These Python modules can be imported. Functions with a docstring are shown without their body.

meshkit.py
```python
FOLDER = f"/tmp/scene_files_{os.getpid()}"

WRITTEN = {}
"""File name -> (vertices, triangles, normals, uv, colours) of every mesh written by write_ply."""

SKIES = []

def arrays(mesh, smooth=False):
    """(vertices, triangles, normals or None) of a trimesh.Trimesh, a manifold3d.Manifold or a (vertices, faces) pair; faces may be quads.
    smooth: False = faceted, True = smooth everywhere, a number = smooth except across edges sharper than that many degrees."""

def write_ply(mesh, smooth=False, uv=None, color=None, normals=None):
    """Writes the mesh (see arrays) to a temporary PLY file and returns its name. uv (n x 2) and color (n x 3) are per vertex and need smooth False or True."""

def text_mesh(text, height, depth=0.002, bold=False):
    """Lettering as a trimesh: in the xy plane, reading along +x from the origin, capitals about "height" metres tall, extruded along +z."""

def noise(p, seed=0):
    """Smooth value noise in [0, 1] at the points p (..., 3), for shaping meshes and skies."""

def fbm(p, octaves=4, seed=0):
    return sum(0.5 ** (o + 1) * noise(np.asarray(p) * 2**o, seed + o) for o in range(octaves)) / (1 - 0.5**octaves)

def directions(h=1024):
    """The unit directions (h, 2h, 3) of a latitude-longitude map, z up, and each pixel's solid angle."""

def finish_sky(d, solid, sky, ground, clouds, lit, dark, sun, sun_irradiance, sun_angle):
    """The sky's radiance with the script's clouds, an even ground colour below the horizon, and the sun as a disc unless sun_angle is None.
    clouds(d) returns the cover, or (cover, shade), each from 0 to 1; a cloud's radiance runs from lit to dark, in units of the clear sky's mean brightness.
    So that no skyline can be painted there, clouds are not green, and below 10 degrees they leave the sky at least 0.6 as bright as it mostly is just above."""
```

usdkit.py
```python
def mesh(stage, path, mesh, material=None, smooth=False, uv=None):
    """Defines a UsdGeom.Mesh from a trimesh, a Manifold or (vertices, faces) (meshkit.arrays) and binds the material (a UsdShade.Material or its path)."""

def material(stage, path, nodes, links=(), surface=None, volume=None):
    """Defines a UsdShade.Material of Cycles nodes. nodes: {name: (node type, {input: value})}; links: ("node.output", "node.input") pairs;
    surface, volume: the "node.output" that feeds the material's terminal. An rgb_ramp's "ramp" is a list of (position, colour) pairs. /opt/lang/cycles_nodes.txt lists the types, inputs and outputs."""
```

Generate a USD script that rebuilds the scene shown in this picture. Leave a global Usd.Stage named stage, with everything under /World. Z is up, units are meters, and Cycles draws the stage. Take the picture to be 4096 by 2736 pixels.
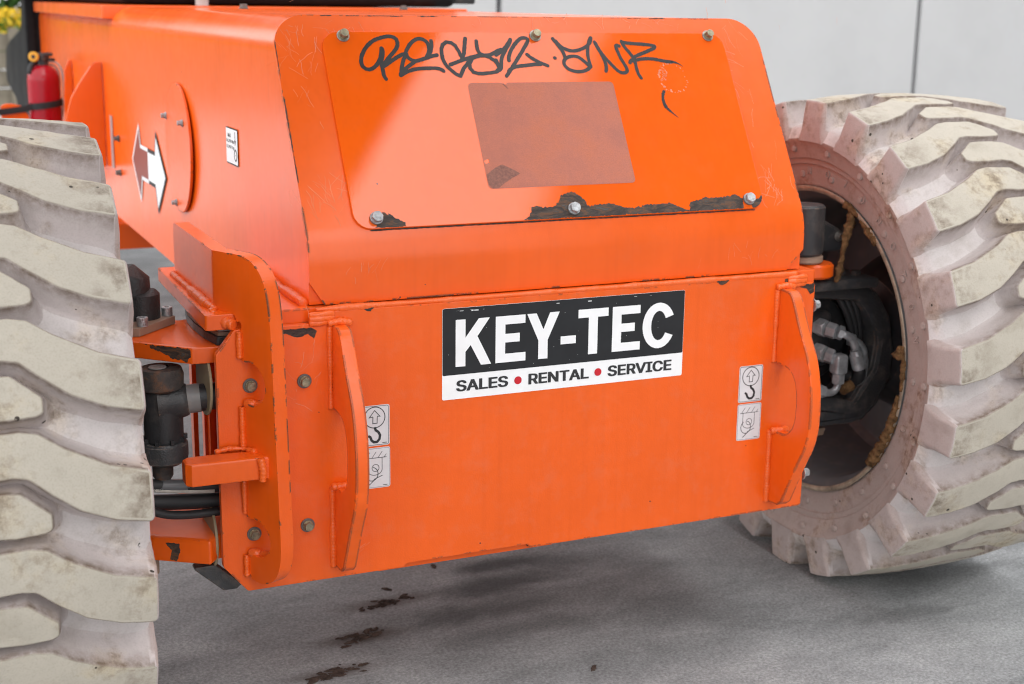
import math, random, numpy as np, trimesh, usdkit, meshkit, manifold3d as m3
from pxr import Usd, UsdGeom, UsdLux, UsdShade, Gf, Sdf, Vt
from shapely.geometry import Polygon, LineString, Point, box as sbox, MultiPolygon
from shapely.ops import unary_union
from shapely import affinity
from scipy.interpolate import CubicSpline
from scipy.spatial import Delaunay
import shapely

random.seed(7); rng = np.random.default_rng(7)
stage = Usd.Stage.CreateInMemory()
UsdGeom.SetStageUpAxis(stage, UsdGeom.Tokens.z); UsdGeom.SetStageMetersPerUnit(stage, 1.0)
UsdGeom.Xform.Define(stage, '/World'); UsdGeom.Scope.Define(stage, '/World/Looks')

# ------------------------------------------------------------------ camera, sky, sun, exposure
CAM = (-0.905, -1.9, 1.085)
YAW, PITCH, ROLL = math.radians(24.24), math.radians(13.436), math.radians(0.787)
fw = np.array([math.sin(YAW)*math.cos(PITCH), math.cos(YAW)*math.cos(PITCH), -math.sin(PITCH)])
rt = np.array([math.cos(YAW), -math.sin(YAW), 0.0]); up = np.cross(rt, fw)
rt, up = math.cos(ROLL)*rt + math.sin(ROLL)*up, -math.sin(ROLL)*rt + math.cos(ROLL)*up
cam = UsdGeom.Camera.Define(stage, '/World/camera')
cam.AddTransformOp().Set(Gf.Matrix4d(*rt, 0, *up, 0, *(-fw), 0, *CAM, 1))
cam.CreateHorizontalApertureAttr(36.0); cam.CreateFocalLengthAttr(50.0)
cam.CreateFStopAttr(6.3); cam.CreateFocusDistanceAttr(1.98)
cam.CreateExposureAttr(0.45)
SUN_EL, SUN_ROT = math.radians(52), math.radians(160)          # sun lost in the overcast, high behind the photographer
sd = np.array([math.sin(SUN_ROT)*math.cos(SUN_EL), math.cos(SUN_ROT)*math.cos(SUN_EL), math.sin(SUN_EL)])
sun = UsdLux.DistantLight.Define(stage, '/World/sun')
sun.CreateIntensityAttr(0.15); sun.CreateAngleAttr(50.0); sun.CreateNormalizeAttr(True); sun.CreateColorAttr(Gf.Vec3f(1, 0.97, 0.93))
zx = np.cross([0, 0, 1], sd); zx /= np.linalg.norm(zx); zy = np.cross(sd, zx)
sun.AddTransformOp().Set(Gf.Matrix4d(*zx, 0, *zy, 0, *sd, 0, 0, 0, 20, 1))
dome = UsdLux.DomeLight.Define(stage, '/World/sky')
dome.GetPrim().SetCustomDataByKey('kind', 'structure'); dome.GetPrim().SetCustomDataByKey('label', 'pale overcast sky above the yard'); dome.GetPrim().SetCustomDataByKey('category', 'sky')
LK = '/World/Looks/'
skym = usdkit.material(stage, LK + 'overcast_sky', {
    'tc': ('texture_coordinate', {}), 'mp': ('mapping', {'scale': (1, 1, 2.2)}),
    'n': ('noise_texture', {'scale': 1.7, 'detail': 5, 'roughness': 0.55}),
    'r': ('rgb_ramp', {'ramp': [(0.0, (0.86, 0.86, 0.87)), (0.45, (0.93, 0.93, 0.94)), (1.0, (1.06, 1.05, 1.04))]}),
    'sky': ('sky_texture', {'sky_type': 'single_scattering', 'sun_disc': False, 'sun_elevation': SUN_EL, 'sun_rotation': SUN_ROT, 'aerosol_density': 3.0}),
    'h': ('hsv', {'saturation': 0.12, 'value': 1.0}),
    'mx': ('mix_color', {'blend_type': 'mix', 'fac': 0.6, 'b': (17.0, 17.1, 17.4), 'use_clamp': False}),
    'm2': ('mix_color', {'blend_type': 'multiply', 'fac': 1.0, 'use_clamp': False}),
    'bg': ('background_shader', {'strength': 0.118})},
    [('tc.generated', 'mp.vector'), ('mp.vector', 'n.vector'), ('n.fac', 'r.fac'), ('sky.color', 'h.color'), ('h.color', 'mx.a'),
     ('mx.result', 'm2.a'), ('r.color', 'm2.b'), ('m2.result', 'bg.color')], surface='bg.background')
UsdShade.MaterialBindingAPI.Apply(dome.GetPrim()).Bind(skym)

# ------------------------------------------------------------------ helpers
used = {}
def path_of(parent, name):
    k = (parent, name); n = used.get(k, 0); used[k] = n + 1
    return f"{parent}/{name}" + (f"_{n:03d}" if n else '')
def tag(prim, label=None, cat=None, group=None, kind=None):
    p = prim.GetPrim() if hasattr(prim, 'GetPrim') else stage.GetPrimAtPath(prim)
    for k, v in (('label', label), ('category', cat), ('group', group), ('kind', kind)):
        if v: p.SetCustomDataByKey(k, v)
def thing(name, label, cat, loc=(0, 0, 0), rotz=0, group=None, kind=None):
    p = path_of('/World', name); x = UsdGeom.Xform.Define(stage, p)
    if any(loc): x.AddTranslateOp().Set(Gf.Vec3d(*map(float, loc)))
    if rotz: x.AddRotateZOp().Set(rotz)
    tag(x, label, cat, group, kind); return p
def node(parent, name, label=None):
    p = path_of(parent, name); x = UsdGeom.Xform.Define(stage, p)
    if label: tag(x, label)
    return p
def part(parent, name, m, mat, smooth=30, label=None, kind=None, prim=None):
    p = path_of(parent, name)
    x = usdkit.mesh(stage, p, m, MAT[mat], smooth=smooth)
    if label or kind: tag(x, label, kind=kind)
    if prim is not None:
        UsdGeom.PrimvarsAPI(x).CreatePrimvar('wall', Sdf.ValueTypeNames.FloatArray, 'vertex').Set(Vt.FloatArray.FromNumpy(np.asarray(prim, np.float32)))
    return p
def cat(*ms): return trimesh.util.concatenate([x for x in ms if x is not None])

class Frame:
    def __init__(s, o, u, v):
        s.o, s.u, s.v = (np.asarray(a, float) for a in (o, u, v)); s.n = np.cross(s.u, s.v)
    def p(s, a, b, h=0.0): return s.o + np.multiply.outer(np.asarray(a, float), s.u) + np.multiply.outer(np.asarray(b, float), s.v) + np.multiply.outer(np.asarray(h, float), s.n)
    def m(s, mesh, h=0.0):
        v = np.asarray(mesh.vertices); return trimesh.Trimesh(s.p(v[:, 0], v[:, 1], v[:, 2] + h), mesh.faces, process=False)
    def mat(s, a=0, b=0, h=0):
        M = np.eye(4); M[:3, 0], M[:3, 1], M[:3, 2], M[:3, 3] = s.u, s.v, s.n, s.p(a, b, h); return M
PL = Frame((0, 0, 0), (1, 0, 0), (0, 0, 1))                               # front plate: x, z, outwards = -y
A30 = math.radians(30)
SL = Frame((0, 0.018, 0.745), (1, 0, 0), (0, math.sin(A30), math.cos(A30)))  # sloping panel
SIDE = Frame((-0.357, 0, 0), (0, -1, 0), (0, 0, 1))                       # left side of the box: u = -y, z, outwards = -x
GZ = 0.02                                                                 # ground level
TOPF = Frame((0, 0, 0), (1, 0, 0), (0, 1, 0))
FXZ = lambda y: Frame((0, y, 0), (1, 0, 0), (0, 0, 1))
FYZ = lambda x: Frame((x, 0, 0), (0, -1, 0), (0, 0, 1))

def polys(g): return [q for q in getattr(g, 'geoms', [g]) if q.area > 1e-10]
def flat(poly, fr, h):
    out = []
    for q in polys(poly):
        v, f = trimesh.creation.triangulate_polygon(q, engine='earcut')
        a = np.cross(v[f[:, 1]] - v[f[:, 0]], v[f[:, 2]] - v[f[:, 0]]); f = np.where((a < 0)[:, None], f[:, ::-1], f)
        out.append(trimesh.Trimesh(fr.p(v[:, 0], v[:, 1], np.full(len(v), h)), f, process=False))
    return cat(*out)
def plate(poly, fr, h0, h1):
    return cat(*[fr.m(trimesh.creation.extrude_polygon(q, h1 - h0, engine='earcut'), h0) for q in polys(poly)])
def rp(pts, r=0, rc=0, q=5):
    g = Polygon(pts) if not isinstance(pts, Polygon) else pts
    if r: g = g.buffer(-r, join_style=2).buffer(r, quad_segs=q)
    if rc: g = g.buffer(rc, join_style=2).buffer(-rc, quad_segs=q)
    return g
def rrect(x0, y0, x1, y1, r): return sbox(x0, y0, x1, y1).buffer(-r).buffer(r, quad_segs=5) if r else sbox(x0, y0, x1, y1)
def resample(poly, d):
    c = np.array(poly.exterior.coords)[:-1]
    if Polygon(c).exterior.is_ccw is False: c = c[::-1]
    out = []
    for a, b in zip(c, np.roll(c, -1, 0)):
        n = max(1, int(math.ceil(np.linalg.norm(b - a) / d))); out += [a + (b - a) * k / n for k in range(n)]
    return np.array(out)
def normals2(P):
    e1 = P - np.roll(P, 1, 0); e2 = np.roll(P, -1, 0) - P
    n = lambda e: np.stack([e[:, 1], -e[:, 0]], 1) / np.maximum(np.linalg.norm(e, axis=1, keepdims=True), 1e-12)
    a, b = n(e1), n(e2); m = a + b; m /= np.maximum(np.linalg.norm(m, axis=1, keepdims=True), 1e-9)
    return m / np.maximum((m * a).sum(1, keepdims=True), 0.55)
def capmesh(P2, step):
    poly = Polygon(P2); x0, y0, x1, y1 = poly.bounds; gx, gy = np.meshgrid(np.arange(x0, x1, step), np.arange(y0, y1, step*.87))
    gx[1::2] += step*.5; g = np.c_[gx.ravel(), gy.ravel()]; ins = shapely.contains_xy(poly.buffer(-step*.55), g[:, 0], g[:, 1]); A = np.vstack([P2, g[ins]])
    t = Delaunay(A).simplices; c = A[t].mean(1); t = t[shapely.contains_xy(poly, c[:, 0], c[:, 1])]
    a = np.cross(A[t[:, 1]] - A[t[:, 0]], A[t[:, 2]] - A[t[:, 0]]); t = t[np.abs(a) > 1e-10]; a = a[np.abs(a) > 1e-10]
    return A, np.where((a < 0)[:, None], t[:, ::-1], t)
def rings(layers, close0=True, close1=True):
    """stitches rings of equal length (k, n, 3) and caps the ends by triangulating the first / last ring's 2-D layout given as (ring3d, ring2d)"""
    n = len(layers[0][0]); V = np.vstack([l[0] for l in layers]); F = []
    i = np.arange(n); j = (i + 1) % n
    for k in range(len(layers) - 1):
        a, b = k*n, (k+1)*n
        F += [np.stack([a+i, a+j, b+j], 1), np.stack([a+i, b+j, b+i], 1)]
    for k, on, flip in ((0, close0, True), (len(layers)-1, close1, False)):
        if on:
            v, f = trimesh.creation.triangulate_polygon(Polygon(layers[k][1]), engine='earcut')
            idx = np.array([np.argmin(((layers[k][1] - q)**2).sum(1)) for q in v])
            f = idx[f]; P2 = layers[k][1]
            a = np.cross(P2[f[:, 1]] - P2[f[:, 0]], P2[f[:, 2]] - P2[f[:, 0]]); f = f[np.abs(a) > 1e-12]; a = a[np.abs(a) > 1e-12]
            f = np.where((a < 0)[:, None], f[:, ::-1], f)
            F.append((f[:, ::-1] if flip else f) + k*n)
    return trimesh.Trimesh(V, np.vstack(F), process=False)
def bevslab(poly, fr, h0, h1, r=0.0025, d=0.01):
    P = resample(poly, d); N = normals2(P); L = []
    for h, o in ((h0, r), (h0+.3*r, .3*r), (h0+r, 0), (h1-r, 0), (h1-.3*r, .3*r), (h1, r)):
        Q = P - N*o; L.append((fr.p(Q[:, 0], Q[:, 1], np.full(len(Q), h)), Q))
    return rings(L)
def tube(pts, r, n=12, smooth=True, step=0.006, caps=True, twist=None):
    P = np.asarray(pts, float); R = np.full(len(P), r) if np.ndim(r) == 0 else np.asarray(r, float)
    s = np.r_[0, np.cumsum(np.linalg.norm(np.diff(P, axis=0), axis=1))]
    t = np.linspace(0, s[-1], max(2, int(s[-1]/step)+1))
    if smooth and len(P) > 2: P2 = CubicSpline(s, P, axis=0)(t)
    else: P2 = np.stack([np.interp(t, s, P[:, k]) for k in range(3)], 1)
    R2 = np.interp(t, s, R) if twist is None else twist(t, np.interp(t, s, R))
    T = np.gradient(P2, axis=0); T /= np.linalg.norm(T, axis=1, keepdims=True)
    a = np.cross(T[0], [0, 0, 1.]); a = a if np.linalg.norm(a) > .1 else np.cross(T[0], [1., 0, 0]); a /= np.linalg.norm(a)
    V = []; ang = np.linspace(0, 2*np.pi, n, endpoint=False)
    for k in range(len(P2)):
        a = a - T[k]*(a@T[k]); a /= np.linalg.norm(a); b = np.cross(T[k], a)
        rr = R2[k] if np.ndim(R2[k]) else np.full(n, R2[k])
        V.append(P2[k] + np.outer(np.cos(ang)*rr, a) + np.outer(np.sin(ang)*rr, b))
    m = len(V); V = np.vstack(V); i = np.arange(n); j = (i+1) % n; F = []
    for k in range(m-1): F += [np.stack([k*n+i, k*n+j, (k+1)*n+j], 1), np.stack([k*n+i, (k+1)*n+j, (k+1)*n+i], 1)]
    if caps:
        V = np.vstack([V, P2[0], P2[-1]]); F += [np.stack([j, i, np.full(n, len(V)-2)], 1), np.stack([(m-1)*n+i, (m-1)*n+j, np.full(n, len(V)-1)], 1)]
    return trimesh.Trimesh(V, np.vstack(F), process=False)
def weld(pts, r, pitch=0.005, seed=0, n=10):
    def tw(t, R):
        k = meshkit.noise(np.stack([t*90, t*0, t*0], 1), seed); l = meshkit.noise(np.stack([t*25, t*0+3, t*0], 1), seed)
        return R*(0.64 + 0.18*np.abs(np.sin(np.pi*t/pitch)) + 0.22*(k-.5) + 0.5*(l-.5))
    return tube(pts, r, n=n, smooth=False, step=0.0016, twist=tw)
def lathe(profile, M, n=32, cap=False):
    m = trimesh.creation.revolve(np.asarray(profile, float), sections=n); m.apply_transform(M); return m
def axisM(o, z, x=None):
    z = np.asarray(z, float); z = z/np.linalg.norm(z); x = np.array([0, 0, 1.]) if x is None else np.asarray(x, float)
    if abs(x@z) > .95: x = np.array([1., 0, 0])
    x = x - z*(x@z); x /= np.linalg.norm(x); M = np.eye(4); M[:3, 0], M[:3, 1], M[:3, 2], M[:3, 3] = x, np.cross(z, x), z, o; return M
def cyl(r, h, M, n=28, bev=0.001, r2=None):
    r2 = r if r2 is None else r2
    return lathe([(0, 0), (r-bev, 0), (r, bev), (r2, h-bev), (r2-bev, h), (0, h)], M, n)
def hexm(r, h, M, ch=0.18):
    a = np.arange(6)*np.pi/3; c = np.stack([np.cos(a), np.sin(a)], 1)*r
    body = trimesh.creation.extrude_polygon(Polygon(c), h, engine='earcut')
    cone = trimesh.creation.revolve(np.array([(0, 0), (r*1.02, 0), (r*1.02, h*(1-ch)), (r*.86, h), (0, h)]), sections=36)
    b = m3.Manifold(m3.Mesh(np.asarray(body.vertices, np.float32), np.asarray(body.faces, np.uint32)))
    k = m3.Manifold(m3.Mesh(np.asarray(cone.merge_vertices() or cone.vertices, np.float32), np.asarray(cone.faces, np.uint32)))
    q = (b ^ k).to_mesh(); m = trimesh.Trimesh(q.vert_properties[:, :3], q.tri_verts, process=False); m.apply_transform(M); return m
def bolt(parent, M, r=0.0085, h=0.008, w=0.0125, mat='zinc', wmat=None, name='bolt'):
    b = node(parent, name)
    part(b, 'washer', cyl(w, 0.0026, M, 28, .0006), wmat or mat)
    H = M @ trimesh.transformations.translation_matrix([0, 0, .0026])
    part(b, 'flange', cyl(r*1.12, 0.0022, H, 28, .0006), mat)
    H = M @ trimesh.transformations.translation_matrix([0, 0, .0046]) @ trimesh.transformations.rotation_matrix(random.uniform(0, 1), [0, 0, 1])
    part(b, 'head', hexm(r, h, H), mat, smooth=25)
def mf(m):
    m = trimesh.Trimesh(m.vertices, m.faces, process=True); return m3.Manifold(m3.Mesh(np.asarray(m.vertices, np.float32), np.asarray(m.faces, np.uint32)))
def tm(man):
    q = man.to_mesh(); return trimesh.Trimesh(q.vert_properties[:, :3], q.tri_verts, process=False)
def bx(x0, x1, y0, y1, z0, z1): return trimesh.creation.box(bounds=[(x0, y0, z0), (x1, y1, z1)])
def hullbox(x0, x1, y0, y1, z0, z1, r=.01, n=16):
    s = [m3.Manifold.sphere(r, n).translate((x, y, z)) for x in (x0+r, x1-r) for y in (y0+r, y1-r) for z in (z0+r, z1-r)]
    return tm(m3.Manifold.batch_hull(s))
def rough_edge(poly, amp, step=.0012, seed=0, freq=260):
    out = []
    for q in polys(poly):
        def jag(ring):
            P = resample(Polygon(ring), step); N = normals2(P)
            k = meshkit.fbm(np.c_[P*freq, np.zeros(len(P))], 3, seed) - .5
            return Polygon(P + N*(k*2*amp)[:, None]).buffer(0)
        g = jag(q.exterior)
        for hole in q.interiors: g = g.difference(jag(hole))
        out += polys(g)
    return MultiPolygon(out)

# ------------------------------------------------------------------ materials
MAT = {}
def mat(name, nodes, links, surface='p.BSDF'):
    MAT[name] = usdkit.material(stage, LK + name, nodes, links, surface=surface); return MAT[name]
def paint(name, base, rough=0.3, wear=0.0, peel=0.05, dust=0.0, spec=0.5, worn=(0.035, 0.027, 0.022), bevel=0.0016, coat=0.0):
    n = {'g': ('geometry', {}), 
         'np': ('noise_texture', {'scale': 420.0, 'detail': 1.0}), 'bp': ('bump', {'strength': peel, 'distance': 0.002}),
         'nl': ('noise_texture', {'scale': 5.0, 'detail': 5.0, 'roughness': 0.6}),
         'rl': ('rgb_ramp', {'ramp': [(0.3, (0.93, 0.93, 0.93)), (0.7, (1.04, 1.04, 1.04))]}),
         'mst': ('mapping', {'scale': (70, 70, 2.2)}), 'nst': ('noise_texture', {'scale': 1.0, 'detail': 4.0, 'roughness': 0.6}), 'rst': ('rgb_ramp', {'ramp': [(0.25, (0.955, 0.945, 0.93)), (0.5, (1, 1, 1)), (0.75, (1.01, 1.025, 1.15))]}), 'cst': ('mix_color', {'blend_type': 'multiply', 'fac': 1.0, 'a': base, 'use_clamp': False}),
         'c': ('mix_color', {'blend_type': 'multiply', 'fac': 1.0, 'use_clamp': False}),
         'rr': ('map_range', {'from_min': 0.3, 'from_max': 0.7, 'to_min': rough*0.85, 'to_max': rough*1.2}),
         # a thin film of dust and small dark specks
         'nd': ('noise_texture', {'scale': 24.0, 'detail': 8.0, 'roughness': 0.7}),
         'rd': ('rgb_ramp', {'ramp': [(0.5, (0, 0, 0)), (0.8, (dust, dust, dust))]}),
         'cd': ('mix_color', {'b': (0.42, 0.33, 0.27), 'use_clamp': False}),
         'vs': ('voronoi_texture', {'scale': 26.0}), 'vt': ('math', {'math_type': 'less_than', 'value2': 0.035}),
         'ns': ('noise_texture', {'scale': 14.0, 'detail': 2.0}), 'ng': ('math', {'math_type': 'greater_than', 'value2': 0.57}),
         'sp': ('math', {'math_type': 'multiply'}),
         'cs': ('mix_color', {'b': (0.05, 0.03, 0.025), 'use_clamp': False}),
         'p': ('principled_bsdf', {'specular_ior_level': spec, 'coat_weight': coat, 'coat_roughness': 0.06})}
    L = [('g.position', 'np.vector'), ('g.position', 'nl.vector'), ('g.position', 'nd.vector'), ('g.position', 'vs.vector'), ('g.position', 'ns.vector'),
         ('np.fac', 'bp.height'), ('nl.fac', 'rl.fac'), ('g.position', 'mst.vector'), ('mst.vector', 'nst.vector'), ('nst.fac', 'rst.fac'), ('rst.color', 'cst.b'), ('cst.result', 'c.a'), ('rl.color', 'c.b'), ('nl.fac', 'rr.value'),
         ('c.result', 'cd.a'), ('nd.fac', 'rd.fac'), ('rd.color', 'cd.fac'), ('vs.distance', 'vt.value1'), ('ns.fac', 'ng.value1'), ('vt.value', 'sp.value1'), ('ng.value', 'sp.value2'),
         ('cd.result', 'cs.a'), ('sp.value', 'cs.fac'), ('bp.normal', 'p.normal')]
    if wear:
        n.update({'be': ('bevel', {'radius': 0.0065, 'samples': 8}), 'dt': ('vector_math', {'math_type': 'dot_product'}),
                  'iv': ('math', {'math_type': 'subtract', 'value1': 1.0}), 'e1': ('map_range', {'from_min': 0.003, 'from_max': 0.05, 'clamp': True}), 'an': ('map_range', {'from_min': 0.78, 'from_max': 1.22, 'clamp': True}),
                  'nw': ('noise_texture', {'scale': 75.0, 'detail': 6.0, 'roughness': 0.65}), 'nw2': ('noise_texture', {'scale': 14.0, 'detail': 2.0}),
                  'ad': ('math', {'math_type': 'add'}), 'ml': ('math', {'math_type': 'multiply'}),
                  'th': ('map_range', {'from_min': 0.80 - wear, 'from_max': 0.84 - wear, 'clamp': True}),
                  'cw': ('mix_color', {'b': worn, 'use_clamp': False}), 'rw': ('mix_float', {'b': 0.8}), 'pc': ('rgb_ramp', {'ramp': [(0.42, worn), (0.7, (0.16, 0.075, 0.03))]})})
        L += [('be.bevel', 'dt.vector1'), ('g.true_normal', 'dt.vector2'), ('dt.value', 'iv.value2'), ('iv.value', 'e1.value'),
              ('g.position', 'nw.vector'), ('g.position', 'nw2.vector'), ('nw.fac', 'ad.value1'), ('nw2.fac', 'ad.value2'), ('ad.value', 'an.value'), ('an.result', 'ml.value1'), ('e1.result', 'ml.value2'), ('ml.value', 'th.value'),
              ('cs.result', 'cw.a'), ('nw.fac', 'pc.fac'), ('pc.color', 'cw.b'), ('th.result', 'cw.fac'), ('cw.result', 'p.base_color'), ('rr.result', 'rw.a'), ('th.result', 'rw.fac'), ('rw.result', 'p.roughness')]
    else:
        L += [('cs.result', 'p.base_color'), ('rr.result', 'p.roughness')]
    return mat(name, n, L)
ORANGE = (0.80, 0.108, 0.006)
paint('orange_paint', ORANGE, 0.20, 0, 0.06, dust=0.05)
paint('orange_worn', ORANGE, 0.26, 0.10, 0.10, dust=0.05)
paint('orange_plate', ORANGE, 0.27, 0.08, 0.12, dust=0.12)
paint('orange_edge', ORANGE, 0.24, 0.22, 0.05, dust=0.04)
paint('orange_chipped', ORANGE, 0.30, 0.52, 0.14, dust=0.08)
paint('orange_gloss', ORANGE, 0.045, 0.0, 0.022, dust=0.03)
paint('orange_weld', (0.82, 0.125, 0.016), 0.30, 0, 0.25, dust=0.10)
paint('dark_steel', (0.022, 0.022, 0.023), 0.42, 0.12, 0.25, dust=0.16, worn=(0.16, 0.15, 0.14))
paint('black_cast', (0.045, 0.045, 0.046), 0.40, 0.42, 0.45, dust=0.35, worn=(0.17, 0.17, 0.17))
paint('black_plastic', (0.010, 0.010, 0.011), 0.6, 0, 0.12, dust=0.03, bevel=0.006, spec=0.15)
paint('rim_paint', (0.125, 0.128, 0.130), 0.5, 0, 0.1, dust=0.35)
paint('red_enamel', (0.34, 0.003, 0.013), 0.18, 0, 0.01, dust=0.02)
paint('bare_metal', (0.50, 0.49, 0.47), 0.34, 0, 0.15, dust=0.5)
paint('dull_metal', (0.20, 0.19, 0.18), 0.4, 0, 0.15, dust=0.5)
paint('brown_plate', (0.30, 0.20, 0.14), 0.6, 0, 0.2, dust=0.4)
paint('tan_gasket', (0.36, 0.29, 0.17), 0.7, 0, 0.3, dust=0.3)
def simple(name, color, rough=0.5, metal=0.0, bump=0.0, bs=200.0, var=0.12, vs=8.0, spec=0.5):
    mat(name, {'g': ('geometry', {}), 'n': ('noise_texture', {'scale': vs, 'detail': 6.0, 'roughness': 0.65}), 'r': ('rgb_ramp', {'ramp': [(0.25, (1-var*2,)*3), (0.75, (1+var,)*3)]}),
               'c': ('mix_color', {'blend_type': 'multiply', 'fac': 1.0, 'a': color, 'use_clamp': False}),
               'nb': ('noise_texture', {'scale': bs, 'detail': 3.0}), 'b': ('bump', {'strength': bump, 'distance': 0.002}),
               'p': ('principled_bsdf', {'roughness': rough, 'metallic': metal, 'specular_ior_level': spec})},
        [('g.position', 'n.vector'), ('g.position', 'nb.vector'), ('n.fac', 'r.fac'), ('r.color', 'c.b'), ('c.result', 'p.base_color'), ('nb.fac', 'b.height'), ('b.normal', 'p.normal')])
simple('zinc', (0.36, 0.35, 0.32), 0.38, 0.85, 0.25, 300, 0.3, 120)
simple('zinc_yellow', (0.34, 0.31, 0.21), 0.40, 0.8, 0.25, 300, 0.35, 120)
simple('galvanised', (0.44, 0.45, 0.46), 0.46, 0.8, 0.5, 500, 0.3, 160)
simple('dark_washer', (0.16, 0.15, 0.14), 0.5, 0.6, 0.2)
simple('fitting_steel', (0.46, 0.47, 0.48), 0.34, 0.45, 0.15, 300, 0.25, 60)
simple('chrome_rod', (0.50, 0.50, 0.52), 0.2, 0.9, 0.02)
simple('sticker_white', (0.88, 0.88, 0.88), 0.42, 0, 0.02, 200, 0.03, 20)
simple('sticker_grey', (0.66, 0.66, 0.67), 0.40, 0, 0.02, 200, 0.05, 40)
simple('sticker_black', (0.022, 0.023, 0.025), 0.5, 0, 0.03, 300, 0.12, 20, spec=0.25)
simple('print_black', (0.022, 0.022, 0.024), 0.5, 0, 0, 200, 0.1, 30)
simple('print_red', (0.62, 0.012, 0.025), 0.45)
simple('marker_ink', (0.013, 0.012, 0.013), 0.33, 0, 0.06, 500, 0.35, 90, spec=0.4)
simple('maroon_print', (0.22, 0.030, 0.014), 0.42, 0, 0, 200, 0.06)
simple('rubber_hose', (0.022, 0.022, 0.023), 0.55, 0, 0.2, 600)
simple('rubber_black', (0.020, 0.020, 0.021), 0.5, 0, 0.5, 350)
simple('strap_black', (0.015, 0.015, 0.017), 0.75, 0, 0.6, 900)
simple('gauge_yellow', (0.72, 0.36, 0.02), 0.4)
simple('scratch_pale', (0.80, 0.25, 0.125), 0.6, 0, 0, 200, 0.2, 60)
simple('scuff_dark', (0.045, 0.032, 0.028), 0.7, 0, 0.6, 500, 0.3, 120)
simple('dried_mud', (0.21, 0.115, 0.05), 0.95, 0, 1.0, 500, 0.45, 90, spec=0.2)
simple('mud_dark', (0.078, 0.054, 0.043), 0.95, 0, 1.0, 400, 0.45, 60, spec=0.2)
simple('leaf_green', (0.05, 0.13, 0.02), 0.6, 0, 0, 200, 0.3, 6)
simple('leaf_bright', (0.12, 0.26, 0.03), 0.6, 0, 0, 200, 0.3, 6)
simple('petal_yellow', (0.75, 0.50, 0.012), 0.6, 0, 0, 200, 0.25, 9)
simple('grey_timber', (0.22, 0.19, 0.14), 0.8, 0, 0.4, 60, 0.25, 6)
simple('paving', (0.44, 0.44, 0.44), 0.85, 0, 0.3, 120, 0.08, 5)
simple('dark_cladding', (0.05, 0.052, 0.055), 0.7, 0, 0.1)
simple('joint_dark', (0.10, 0.10, 0.105), 0.9)
simple('band_grey', (0.13, 0.13, 0.135), 0.35)
simple('strip_grey', (0.42, 0.33, 0.32), 0.4)
simple('text_pale', (0.55, 0.52, 0.46), 0.6, 0, 0, 200, 0.15, 90)
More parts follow.
